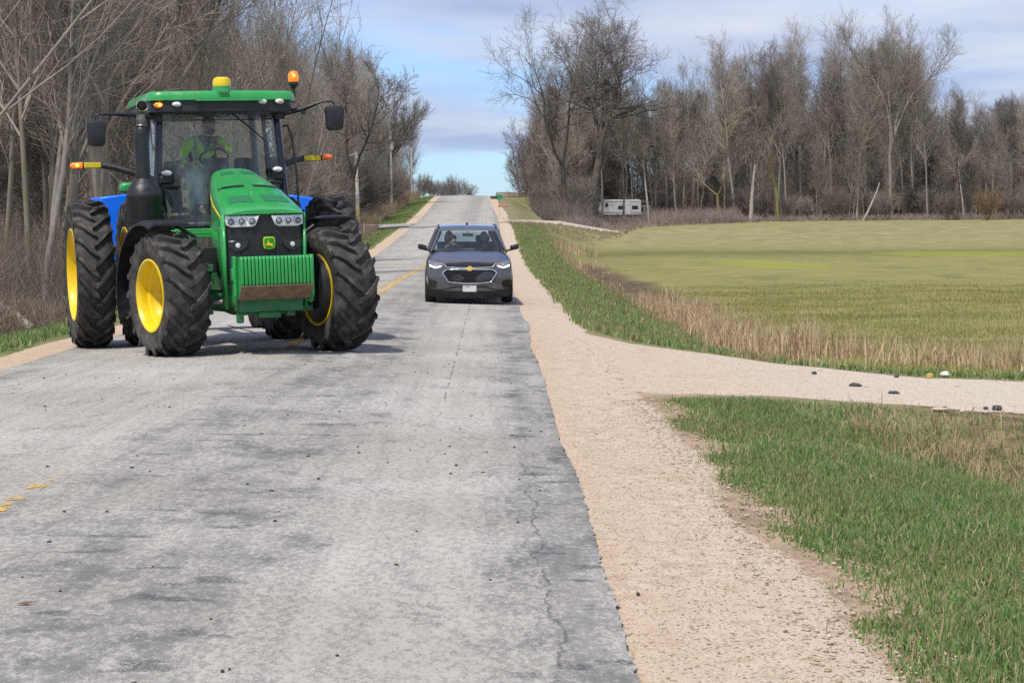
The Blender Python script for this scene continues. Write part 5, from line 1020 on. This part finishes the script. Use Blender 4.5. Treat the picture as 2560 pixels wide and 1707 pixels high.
# tractor driver ------------------------------------------------
drv = empty('person', (-3.22, 27.0, -.045)); drv.rotation_euler = (0, R(-1.5), R(18.0)); tag(drv, 'driver in lime safety jacket, dark cap and jeans, steering inside the tractor cab', 'person')
S = Skel(); pel = S.v((-.12, 2.95, 2.48), (.15, .11)); b1 = S.v((-.11, 2.93, 2.72), (.145, .105), pel); b2 = S.v((-.09, 2.90, 2.96), (.17, .11), b1); nk = S.v((-.07, 2.87, 3.09), .055, b2); S.v((-.055, 2.85, 3.16), .055, nk)
shL = S.v((-.28, 2.87, 3.02), .070, b2); w_ = S.chain([(-.44, 2.74, 2.78), (-.36, 2.56, 2.66), (-.31, 2.50, 2.65)], [.048, .040, .030], shL); S.hand((-.31, 2.50, 2.65), (.35, -.9, -.05), (0, 0, -1), w_)
shR = S.v((.12, 2.85, 3.03), .070, b2); w_ = S.chain([(.24, 2.62, 2.84), (.08, 2.42, 2.90), (.03, 2.40, 2.91)], [.048, .040, .030], shR); S.hand((.03, 2.40, 2.91), (-.75, -.5, 0), (0, 0, -1), w_)
for sx_, kx in ((-1, -.36), (1, .12)):
    hp = S.v((-.12 + sx_ * .09, 2.86, 2.47), .095, pel); S.chain([(kx, 2.38, 2.53), (kx + .02, 2.26, 2.40), (kx + .06, 2.08, 2.06), (kx + .06, 1.98, 1.98)], [.070, .050, .024, .014], hp)
body = skinned('body', S.p, S.e, S.r, SKIND, drv)
HC = (-.02, 2.80, 3.225); HZ = R(38)
m = MB(); head_mesh(m, HC, HZ, 1.0); hd = m.obj('head', SKIND, drv, 60); face_bits(HC, HZ, hd)
Mh = Euler((0, 0, HZ)).to_matrix(); hc = Vector(HC)
m = MB(); m.ell(hc + Vector((0, .004, .045)), (.090, .108, .100), 20, 10, 0, (0, 0, HZ), lambda p: (p.x, p.y, max(p.z, -.15))); pts = [(-.075, -.07), (-.06, -.15), (-.03, -.185), (.03, -.185), (.06, -.15), (.075, -.07)]
m.prism(pts, lambda p, k: hc + Mh @ Vector((p[0], p[1], .045 - .05 * (abs(p[1]) - .07) * 2 + (.010 if k else 0) - abs(p[0]) * .15))); m.obj('cap', paint('dark cap', (.035, .036, .042), .8), drv, 50)
m = MB(); m.ell(hc + Mh @ Vector((0, -.035, -.080)), (.060, .066, .060), 14, 8, 0, (0, 0, HZ)); m.obj('beard', paint('dark beard', (.045, .035, .03), .9), hd)
b = NB('lime safety jacket'); o_ = b.obj(); xx, yy, zz = b.sep(o_)
lime = b.mix(b.mr(b.noise(o_, 9, 4), .3, .7), (.36, .78, .02), (.50, .92, .05))
bandz = b.mr(b.math('ABSOLUTE', b.math('SUBTRACT', zz, 2.735)), .022, .03, 1, 0); bandx = b.math('MULTIPLY', b.mr(b.math('ABSOLUTE', b.math('SUBTRACT', b.math('ABSOLUTE', b.math('ADD', xx, .08)), .155)), .020, .027, 1, 0), b.mr(zz, 2.70, 2.72))
c_ = b.mix(b.math('MAXIMUM', bandz, bandx), lime, (.30, .36, .38))
inn = b.math('MULTIPLY', b.mr(b.math('SUBTRACT', b.math('ABSOLUTE', b.math('ADD', xx, .075)), b.math('MULTIPLY', b.math('SUBTRACT', zz, 2.80), .42)), -.004, .006, 1, 0), b.mr(zz, 2.80, 2.83))
c_ = b.mix(b.math('MULTIPLY', inn, b.mr(yy, 2.84, 2.87, 1, 0)), c_, (.035, .036, .045)); c_ = b.mix(b.mr(zz, 2.58, 2.64, .8, 0), c_, (.05, .055, .06))
JACK = b.pbr(c_, .75, 0, b.bump(b.noise(o_, 22, 4), .4, .03))
S = Skel(); pel = S.v((-.12, 2.94, 2.50), (.18, .135)); b1 = S.v((-.11, 2.92, 2.72), (.175, .135), pel); b2 = S.v((-.09, 2.90, 2.94), (.19, .135), b1); S.v((-.07, 2.87, 3.09), .080, b2)
a_ = S.v((-.28, 2.87, 3.02), .092, b2); S.chain([(-.44, 2.74, 2.78), (-.37, 2.58, 2.67)], [.072, .052], a_); a_ = S.v((.12, 2.85, 3.03), .092, b2); S.chain([(.24, 2.62, 2.84), (.10, 2.44, 2.90)], [.072, .052], a_)
skinned('jacket', S.p, S.e, S.r, JACK, drv)
S = Skel(); pel = S.v((-.12, 2.94, 2.48), (.17, .13))
for sx_, kx in ((-1, -.36), (1, .12)):
    hp = S.v((-.12 + sx_ * .095, 2.84, 2.48), .11, pel); S.chain([(kx, 2.38, 2.53), (kx + .02, 2.25, 2.40), (kx + .06, 2.09, 2.08), (kx + .06, 2.07, 2.03)], [.092, .084, .068, .064], hp)
skinned('jeans', S.p, S.e, S.r, paint('teal blue denim', (.035, .135, .20), .85, 0, .3, 12, bump=.3), drv)
for kx in (-.36, .12):
    m = MB(); m.loft([[(kx + .06 + w * math.cos(a), y + .02 * math.sin(a), z + h * math.sin(a)) for a in np.linspace(0, 6.28, 13)[:-1]] for y, z, w, h in ((2.13, 2.02, .045, .05), (2.06, 1.99, .05, .055), (1.95, 1.965, .05, .045), (1.88, 1.955, .042, .03))]); m.obj('boot', paint('brown boot', (.07, .045, .03), .7), drv, 60)
# ---------------------------------------------------------------- the grey car
CARY = 44.55
PAINTG = paint('slate grey metallic paint', (.086, .089, .100), .25, .3, .05, 7, coat=1.0, dirt=.08, dirtcol=(.16, .15, .14))
CBLK = paint('car black plastic', (.010, .011, .013), .5, 0, .15, 8); CGLOSS = paint('car gloss black', (.006, .006, .008), .15, 0, .1, 8, coat=.5)
CGLASS = glass('car window glass', (.64, .78, .83), .8, .01, .03); CHR = paint('car chrome', (.80, .81, .82), .10, 1., .03, 5)
car = empty('car', (-.50, CARY, gz(-.5, 45.5) + .018), R(2.0)); tag(car, 'slate grey crossover car with chrome grille and two people, coming down the right lane', 'car')
def bow(x): return .30 * abs(x) ** 2.6
HY = [0, .06, .2, .5, .9, 1.12]; HZt = [.90, .945, .99, 1.075, 1.16, 1.195]
def htop(y): return float(np.interp(y, HY, HZt))
m = MB(); rings = []
for y in [0, .03, .08, .2, .5, .9, 1.12, 1.5, 2.4, 3.4, 4.4, 4.9, 5.05]:
    t = htop(y) if y < 1.12 else 1.195; k = 1 - .05 * max(0, 1 - y / .5) - (.05 * max(0, (y - 4.2) / .85))
    sec = [(.90, .24), (.975, .42), (1.0, .66), (.975, .86), (.955, min(t - .02, 1.02)), (.88, min(t, 1.12) if y > .3 else t - .005), (.72, t + .012), (.66, t + .026), (.52, t + .018), (.25, t + .032), (0, t + .036)]
    pts = [(x * k, y + bow(x) * max(0, 1 - y / 1.3), z) for x, z in sec]; rings.append([(-x, yy, z) for x, yy, z in pts] + [(x, yy, z) for x, yy, z in reversed(pts[:-1])])
m.loft(rings, 0, False, False); n_ = len(rings[0]); m.add(rings[-1], [tuple(range(n_))]); body_c = m.obj('body', PAINTG, car, 45, sub=1)
def fy(x, z): return bow(x) * .96 + .05 * max(0, (.62 - z)) * 0 + float(np.interp(z, [.1, .30, .45, .60, .80, .92], [.08, -.01, -.035, -.045, -.025, .01]))
m = MB(); NX, zz_ = 26, [.30, .36, .42, .50, .58, .66, .74, .82, .88, .915]; V = []
for z in zz_:
    hwz = float(np.interp(z, [.30, .45, .7, .915], [.88, .93, .95, .93]))
    for i in range(NX + 1): x = hwz * (2 * i / NX - 1); V.append((x, fy(x, z), z))
m.add(V, [(j * (NX + 1) + i, j * (NX + 1) + i + 1, (j + 1) * (NX + 1) + i + 1, (j + 1) * (NX + 1) + i) for j in range(len(zz_) - 1) for i in range(NX)]); m.obj('front_bumper', PAINTG, car, 60)
def fplate(name, poly, mat, d=.012, back=.02, parent=car, bev=0., sub=6):
    P = []                                                    # subdivide long edges so that the plate follows the nose
    for i in range(len(poly)):
        a, c = poly[i], poly[(i + 1) % len(poly)]; k = max(1, int(math.hypot(c[0] - a[0], c[1] - a[1]) / .08))
        for q in range(k): P.append((lerp(a[0], c[0], q / k), lerp(a[1], c[1], q / k)))
    mm = MB(); mm.prism(P, lambda p, k: (p[0], fy(*p) - (d if k else -back), p[1])); return mm.obj(name, mat, parent, 30, bev)
def sym(h): return h + [(-x, z) for x, z in reversed(h)]
fplate('lower_lip', sym([(0, .40), (.35, .40), (.60, .33), (.93, .345), (.92, .20), (.70, .14), (0, .14)]), CBLK, .016)
lg = fplate('lower_grille', sym([(0, .765), (.50, .765), (.60, .705), (.47, .505), (.25, .485), (0, .475)]), CBLK, .010)
for q in range(5):
    z = .735 - q * .052; hw_ = float(np.interp(z, [.505, .705, .765], [.45, .57, .50])); m = MB(); m.tube([(x, fy(x, z) - .014, z - .012 * (1 - abs(x))) for x in np.linspace(-hw_, hw_, 15)], .008, 5); m.obj('grille_bar', CBLK, lg)
ug = fplate('upper_grille', sym([(0, .905), (.56, .905), (.50, .835), (0, .835)]), CGLOSS, .012)
def chrome(name, pts, r): m = MB(); m.tube([(x, fy(x, z) - .018, z) for x, z in pts], r, 6); return m.obj(name, CHR, car, 60)
def dens(pts): return [(lerp(a[0], c[0], q / 6), lerp(a[1], c[1], q / 6)) for a, c in zip(pts[:-1], pts[1:]) for q in range(6)] + [pts[-1]]
chrome('chrome_trim', dens([(-.585, .915), (-.51, .828), (-.10, .815), (.10, .815), (.51, .828), (.585, .915)]), .013)
chrome('chrome_trim', dens([(-.61, .705), (-.52, .775), (-.10, .785), (.10, .785), (.52, .775), (.61, .705)]), .014)
chrome('chrome_trim', dens([(-.61, .705), (-.475, .500), (-.25, .478), (0, .466), (.25, .478), (.475, .500), (.61, .705)]), .012)
bw = [(-.108, -.016), (-.092, .022), (-.040, .022), (-.034, .046), (.042, .046), (.036, .022), (.108, .022), (.092, -.018), (.040, -.018), (.034, -.044), (-.042, -.044), (-.036, -.016)]
fplate('emblem_rim', [(x * 1.08, .80 + z * 1.15) for x, z in bw], CHR, .030); fplate('emblem', [(x * .96, .80 + z * .96) for x, z in bw], paint('gold emblem', (.72, .46, .05), .3, .3, .06, 20), .036)
for s in (-1, 1):
    hp_ = fplate('headlight', [(s * x, z) for x, z in [(.585, .915), (.60, .868), (.66, .825), (.77, .800), (.90, .845), (.925, .985), (.86, .975), (.70, .935)]], paint('headlight interior', (.30, .33, .36), .12, .6, .3, 30), .014)
    fplate('running_light', [(s * x, z) for x, z in [(.61, .862), (.66, .828), (.77, .803), (.893, .845), (.905, .895), (.872, .880), (.765, .836), (.66, .860)]], glow('running light', (.92, .97, 1.), 1.3), .020, -.010, hp_)
    fplate('turn_bulb', [(s * x, z) for x, z in [(.625, .90), (.625, .872), (.675, .872), (.675, .905)]], paint('orange bulb', (.55, .16, .10), .3), .018, -.010, hp_); fplate('turn_bulb', [(s * x, z) for x, z in [(.90, .965), (.895, .91), (.918, .91), (.922, .965)]], paint('orange bulb', (.55, .16, .10), .3), .019, -.010, hp_)
    m = MB(); m.lathe([(.0, .018), (.022, .014), (.030, 0), (.036, -.008)], (s * .745, fy(s * .745, .895) - .016, .893), (0, -1, 0), 14); m.obj('projector', CHR, hp_)
    fplate('air_pocket', [(s * x, z) for x, z in [(.925, .56), (.80, .545), (.715, .49), (.77, .37), (.925, .36)]], CGLOSS, .008)
pl = fplate('number_plate', [(-.155, .42), (.15, .42), (.15, .285), (-.155, .285)], paint('white plate', (.72, .72, .71), .4, 0, .08, 30), .034)
fplate('plate_print', [(-.10, .405), (.0, .405), (.0, .392), (-.10, .392)], paint('faded red print', (.50, .16, .18), .5), .037, -.030, pl)
m = MB(); m.box((0, 2.4, .30), (1.5, 3.8, .12)); m.obj('undertray', CBLK, car, 0)
for s in (-1, 1):
    for y in (.95, 3.95):
        m = MB(); m.lathe([(.23, -.11), (.33, -.125), (.365, -.10), (.375, -.04), (.375, .04), (.365, .10), (.33, .125), (.23, .11)], (s * .87, y, .375), (1, 0, 0), 32); wh = m.obj('wheel', paint('car tyre', (.018, .018, .019), .85, 0, .2, 20), car, 40)
        m = MB(); m.lathe([(0, s * .09), (.06, s * .10), (.2, s * .075), (.245, s * .10), (.245, -s * .1), (0, -s * .02)], (s * .87, y, .375), (1, 0, 0), 20); m.obj('rim', paint('alloy rim', (.35, .36, .38), .3, .8), wh)
# greenhouse
def mx_(p, s): return (s * p[0], p[1], p[2])
WB, WT = (.80, 1.02, 1.20), (.665, 1.78, 1.625)
m = MB()
for s in (-1, 1):
    for P_, r_ in (([(.86, .95, 1.16), WT, (.66, 2.1, 1.68)], .032), ([(.90, 2.6, 1.15), (.70, 2.65, 1.68)], .045), ([(.90, 4.0, 1.15), (.68, 4.1, 1.66)], .07), ([(.86, 5.0, 1.1), (.62, 4.75, 1.62)], .06)):
        m = MB(); m.tube([mx_(q, s) for q in P_], r_, 8); m.obj('pillar', PAINTG, car, 50)
m = MB(); rings = []
for y, z, w in ((1.75, 1.625, .665), (1.80, 1.665, .685), (2.0, 1.725, .70), (2.5, 1.765, .71), (3.5, 1.77, .71), (4.4, 1.73, .69), (4.85, 1.63, .62)):
    pts = [(w, z - .06), (w, z - .02), (w - .05, z + .01), (w * .5, z + .025), (0, z + .03)]; rings.append([(-x, y, q) for x, q in pts] + [(x, y, q) for x, q in reversed(pts[:-1])])
m.loft(rings, 0, False, False); m.obj('roof', PAINTG, car, 50, sub=1)
for s in (-1, 1): m = MB(); m.tube([(s * .665, 1.95, 1.705), (s * .67, 2.25, 1.775), (s * .67, 4.2, 1.775), (s * .64, 4.6, 1.70)], .020, 8); m.obj('roof_rail', CGLOSS, car)
m = MB(); V = []; NU, NV = 10, 5
for j in range(NV + 1):
    t = j / NV
    for i in range(NU + 1): u = 2 * i / NU - 1; V.append((u * lerp(.80, .655, t), lerp(1.0, 1.78, t) - .10 * (1 - u * u), lerp(1.195, 1.635, t) + .012 * (1 - u * u)))
m.add(V, [(j * (NU + 1) + i, j * (NU + 1) + i + 1, (j + 1) * (NU + 1) + i + 1, (j + 1) * (NU + 1) + i) for j in range(NV) for i in range(NU)]); m.obj('windshield', CGLASS, car, 60)
for s in (-1, 1):
    m = MB(); m.add([mx_(p, s) for p in ((.90, 1.15, 1.17), (.92, 4.9, 1.14), (.66, 4.6, 1.62), (.68, 1.9, 1.64))], [(0, 1, 2, 3)]); m.obj('side_windows', CGLASS, car, 0)
    m = MB(); c = (s * 1.055, 1.12, 1.265); m.loft([[(c[0] + a, c[1] + dy, c[2] + q + .02 * a * s / .1) for a, q in rrect(-.10 * k, .10 * k, -.062 * k, .062 * k, .03, 3)] for dy, k in ((-.07, .65), (-.05, .95), (0, 1), (.03, 1))]); m.tube([(s * .88, 1.2, 1.19), (s * .98, 1.15, 1.205)], .022, 6); m.obj('side_mirror', CGLOSS, car, 40)
    m = MB(); m.tube([(s * .03 + s * .2, .93, 1.20), (s * .35, .90, 1.205), (s * .72, .97, 1.20)], .008, 5); m.obj('wiper', CBLK, car)
m = MB(); m.add([(-.6, 4.86, 1.58), (.6, 4.86, 1.58), (.8, 5.05, 1.15), (-.8, 5.05, 1.15)], [(0, 1, 2, 3)]); m.obj('rear_window', CGLASS, car, 0)
INTC = paint('dark car interior', (.030, .034, .038), .8, 0, .2, 8)
m = MB(); m.box((0, 1.35, 1.13), (1.55, .6, .12)); m.ell((-.40, 1.5, 1.19), (.18, .10, .05), 12, 6); m.obj('dashboard', INTC, car, 40, .03)
for x in (-.40, .40): m = MB(); m.box((x, 2.55, 1.0), (.52, .16, .75), (R(-12), 0, 0)); m.box((x, 2.66, 1.46), (.27, .10, .18), (R(-12), 0, 0)); m.obj('seat', INTC, car, 40, .05)
m = MB(); m.box((0, 3.6, 1.0), (1.4, .16, .75)); m.box((-.35, 3.66, 1.45), (.24, .1, .16)); m.box((.35, 3.66, 1.45), (.24, .1, .16)); m.obj('rear_bench', INTC, car, 40, .04)
m = MB(); m.box((0, 1.72, 1.545), (.24, .04, .075)); m.tube([(0, 1.72, 1.57), (0, 1.74, 1.63)], .012, 6); m.obj('rear_view_mirror', INTC, car, 40, .015)
m = MB(); wr = [[Vector((-.40 + (.18 + .014 * math.cos(q)) * math.cos(a), 1.68 + .06 * math.sin(a) + .014 * math.sin(q) * .3, 1.17 + (.17 + .014 * math.cos(q)) * math.sin(a))) for q in np.linspace(0, 6.283, 8)[:-1]] for a in np.linspace(0, 6.283, 25)[:-1]]; m.loft(wr, 0, True, False, True); m.obj('steering_wheel', INTC, car, 60)
m = MB(); m.tube([(.03 * 0, 2.6, 1.79), (0, 2.58, 1.84)], [.02, .01], 6); m.box((0, 2.6, 1.80), (.06, .12, .02)); m.obj('roof_antenna', CGLOSS, car, 40)
# people in the car
def rider(name, x, y, zs, shirt, hair, arm, label, dark=1.):
    p = empty('person', car.location, R(2.0)); tag(p, label, 'person')
    S = Skel(); pel = S.v((x, y + .10, zs), (.16, .12)); b1 = S.v((x, y + .06, zs + .24), (.15, .11), pel); b2 = S.v((x, y + .02, zs + .44), (.17, .11), b1); nk = S.v((x, y - .01, zs + .56), .055, b2); S.v((x, y - .02, zs + .62), .055, nk)
    for s in (-1, 1):
        sh_ = S.v((x + s * .19, y, zs + .49), .065, b2)
        el, wr_, hd_, pn = arm[s]; w_ = S.chain([el, tuple(lerp(a, b_, .8) for a, b_ in zip(el, wr_)), wr_], [.045, .034, .028], sh_); S.hand(wr_, hd_, pn, w_)
        hp = S.v((x + s * .10, y, zs - .02), .09, pel); S.chain([(x + s * .14, y - .42, zs + .06), (x + s * .14, y - .62, zs - .30)], [.07, .05], hp)
    sk = paint('skin', (.46, .27, .19)) if dark == 1 else SKIND; skinned('body', S.p, S.e, S.r, sk, p)
    hc = (x - .01, y - .05, zs + .745); m = MB(); head_mesh(m, hc, R(8), 1.0); h = m.obj('head', sk, p, 60); face_bits(hc, R(8), h)
    m = MB(); m.ell(Vector(hc) + Vector((0, .022, .035)), (.088, .098, .105), 18, 10, 0, None, lambda q: (q.x, q.y if q.y > -.55 or q.z > .45 else -.55, q.z)); m.obj('hair', hair, p, 60)
    S = Skel(); pel = S.v((x, y + .10, zs), (.18, .14)); b1 = S.v((x, y + .06, zs + .24), (.175, .13), pel); b2 = S.v((x, y + .02, zs + .44), (.185, .125), b1); S.v((x, y - .01, zs + .545), .066, b2)
    for s in (-1, 1): sh_ = S.v((x + s * .19, y, zs + .49), .085, b2); el = arm[s][0]; S.chain([tuple(lerp(a, b_, .75) for a, b_ in zip((x + s * .19, y, zs + .49), el))], [.066], sh_)
    skinned('shirt', S.p, S.e, S.r, shirt, p); return p
rider('driver', -.42, 2.30, .76, paint('bright blue shirt', (.01, .12, .50), .8, 0, .15, 9), paint('white hair', (.62, .64, .62), .8, 0, .15, 30), {-1: ((-.66, 2.02, 1.12), (-.40, 1.86, 1.34), (.5, -.2, .5), (0, 1, 0)), 1: ((-.16, 2.0, 1.12), (-.24, 1.74, 1.30), (-.5, -.5, .3), (0, 0, -1))}, 'white haired driver in a blue shirt behind the car windshield, hand raised')
rider('passenger', .40, 2.32, .74, paint('dark navy top', (.018, .025, .05), .85, 0, .2, 9), paint('dark hair', (.03, .022, .02), .7, 0, .2, 30), {-1: ((.16, 2.05, 1.06), (.24, 1.80, 1.16), (.5, -.5, .2), (0, 0, -1)), 1: ((.64, 2.08, 1.06), (.46, 1.80, 1.18), (-.6, -.4, .2), (0, 0, -1))}, 'dark haired passenger in dark clothes on the right seat of the grey car', .7)
# ---------------------------------------------------------------- poles, boxes, trailer
WOODP = paint('weathered pole wood', (.56, .52, .47), .85, 0, .15, 5, bump=.2)
def pole(px, y, H, r, label, arm=False, trans=False, marker=False):
    x = wx(px, y); e = empty('utility_pole', (x, y, gz(x, y) - .1)); tag(e, label, 'utility pole', 'poles left of the road'); m = MB(); m.tube([(0, 0, 0), (-.05, 0, H * .5), (-.12, 0, H)], [r, r * .85, r * .7], 10); m.obj('shaft', WOODP, e)
    if arm:
        m = MB(); m.tube([(-.1, 0, H - .15), (-.75, 0, H - .35)], .035, 6); m.obj('bracket', paint('galvanised bracket', (.42, .43, .44), .5, .5), e)
        m = MB(); m.lathe([(.05, 0), (.07, .05), (.05, .1), (.07, .15), (.03, .2)], (-.14, 0, H - 1.0), (0, 0, 1), 10); m.obj('insulator', paint('grey porcelain', (.5, .5, .5), .3), e)
    if trans: m = MB(); m.lathe([(0, 0), (.19, .02), (.21, .1), (.21, .8), (.19, .88), (0, .9)], (.02, -.28, H - 2.0), (0, 0, 1), 14); m.obj('transformer', paint('pale grey drum', (.55, .56, .57), .5), e)
    if marker:
        m = MB(); m.tube([(.02, -.16, .1), (0, -.17, 2.1)], .055, 8); m.obj('guy_guard', YEL, e)
        m = MB(); m.box((-.35, -.22, .95), (.42, .03, .13)); m.box((-.52, -.24, .95), (.06, .02, .12)); m.obj('house_number_plate', paint('blue plate', (.03, .14, .42), .5), e, 0)
    return e
pole(896, 149, 6.2, .16, 'nearest wooden pole with a yellow guard at its foot, beside the side road', True, False, True)
pole(980, 215, 8.6, .15, 'middle wooden pole, carrying a pale transformer drum', False, True)
pole(1031, 285, 7.4, .13, 'farthest and smallest wooden pole, near the crest')
WIRE = paint('dark wire', (.05, .05, .05), .7)
xa = wx(896, 149) - .85; za = gz(wx(896, 149), 149) + 5.75
m = MB(); m.tube([(xa - 22 * t, 149 - 3 * t, za + 2.0 * t - 4 * .5 * t * (1 - t)) for t in np.linspace(0, 1, 12)], .012, 5); tag(m.obj('overhead_wire', WIRE), 'upper thin wire running left from the nearest pole', 'wire')
m = MB(); m.tube([(xa + .7 - 22 * t, 149 - 3 * t, za - 1.9 + 1.2 * t - 4 * .4 * t * (1 - t)) for t in np.linspace(0, 1, 12)], .010, 5); tag(m.obj('overhead_wire', WIRE), 'lower thin wire running left from the nearest pole', 'wire')
x, y = wx(895, 140), 140.; e = empty('marker_post', (x, y, gz(x, y))); tag(e, 'short blue marker post by the ditch below the side road', 'post'); m = MB(); m.box((0, 0, .45), (.09, .05, .9)); m.obj('post', BLUE, e, 0); m = MB(); m.box((-.03, -.03, .78), (.30, .04, .22)); m.obj('cap', BLUE, e, 0)
x, y = wx(911, 139), 139.; m = MB(); m.tube([(0, 0, -.1), (0, 0, 1.0)], [.05, .045], 8); o = m.obj('white_stake', PW); o.location = (x, y, gz(x, y)); tag(o, 'short white stake right of the blue marker post', 'post')
# mailboxes right of the road
def mailbox(px, y, H, col, lean, label, w=.30, L=.55, rz=0.):
    x = wx(px, y); e = empty('mailbox', (x, y, gz(x, y)), rz); tag(e, label, 'mailbox'); m = MB(); m.tube([(lean, 0, -.15), (0, 0, H)], [.06, .055], 7); m.obj('post', WOODP, e); m = MB(); h = w * .5
    m.loft([[(math.cos(a) * h if not fl else fx, yy, H + .02 + (w * .45 + math.sin(a) * h if not fl else 0)) for a, fl, fx in [(R(q), False, 0) for q in range(0, 181, 20)] + [(0, True, -h), (0, True, h)]] for yy in (-L / 2, L / 2)]); bx_ = m.obj('box', col, e, 40); return e, bx_
gm = paint('green tin', (.01, .26, .16), .4); om = paint('orange tin', (.34, .13, .085), .6)
e, bx_ = mailbox(1249, 176, 1.65, gm, 0, 'green mailbox on a dark post at the right road edge', .42, .6, R(12)); m = MB(); m.box((-.50, 0, 1.80), (.62, .3, .26)); m.obj('paper_tube', paint('dark paper tube', (.06, .065, .07), .6), e, 30)
e, bx_ = mailbox(1257, 172, 1.05, om, -.25, 'low orange box on a leaning stake, beside the green mailbox', .22, .8, R(80))
# white camper trailer among the trees
x, y = wx(1549, 279), 279.; tr = empty('camper_trailer', (x, y, gz(x, y) + .1)); tag(tr, 'white camper trailer with dark windows parked among the trees beyond the field', 'trailer')
WHT = paint('chalky white aluminium', (.47, .49, .51), .5, 0, .15, 3, dirt=.35, dirtcol=(.45, .46, .46)); DKW = paint('dark trailer window', (.02, .025, .03), .15)
m = MB(); prof = [(-2.95, .75), (-3.05, 1.0), (-2.75, 2.2), (-2.45, 2.62), (2.6, 2.66), (2.9, 2.5), (2.95, .6), (1.2, .5), (-2.6, .5)]; m.prism(prof, lambda p, k: (p[0], (1.1 if k else -1.1), p[1])); m.obj('shell', WHT, tr, 30, .05)
m = MB(); m.box((0, -1.115, 2.36), (5.0, .02, .06)); m.box((.2, -1.115, .85), (5.2, .02, .14)); m.obj('trim_band', paint('grey trim', (.25, .26, .28), .6), tr, 0)
for xw, w in ((-1.9, .45), (.15, .95), (2.05, .85)): m = MB(); m.box((xw, -1.12, 1.55 if w > .5 else 1.9), (w, .04, .50)); m.obj('window', DKW, tr, 30, .02)
m = MB(); m.box((1.15, -1.125, 1.45), (.62, .05, 1.75)); m.obj('door', WHT, tr, 30, .02)
for xw in (-.3, .5): m = MB(); m.lathe([(0, .12), (.3, .12), (.34, 0), (.3, -.12), (0, -.12)], (xw, -1.0, .34), (0, 1, 0), 16); m.obj('wheel', RUBBER, tr)
m = MB(); m.tube([(-3.0, -.6, .5), (-4.0, 0, .45), (-3.0, .6, .5)], .05, 6); m.obj('drawbar', BLK, tr)
x, y = wx(1610, 284), 284.; e = empty('small_shed', (x, y, gz(x, y))); tag(e, 'small dark grey shed just right of the white camper trailer', 'shed'); m = MB(); m.box((0, 0, 1.1), (1.7, 1.6, 2.2)); m.obj('wall', paint('grey boards', (.16, .15, .145), .8), e, 0)
m = MB(); m.prism([(-1.0, 2.2), (1.0, 2.2), (0, 2.65)], lambda p, k: (p[0], (.95 if k else -.95), p[1])); m.obj('roof', paint('dark roof felt', (.07, .07, .075), .9), e, 0); m = MB(); m.box((-.35, -.81, 1.3), (.35, .03, .6)); m.box((.35, -.81, 1.3), (.35, .03, .6)); m.obj('window', DKW, e, 0)
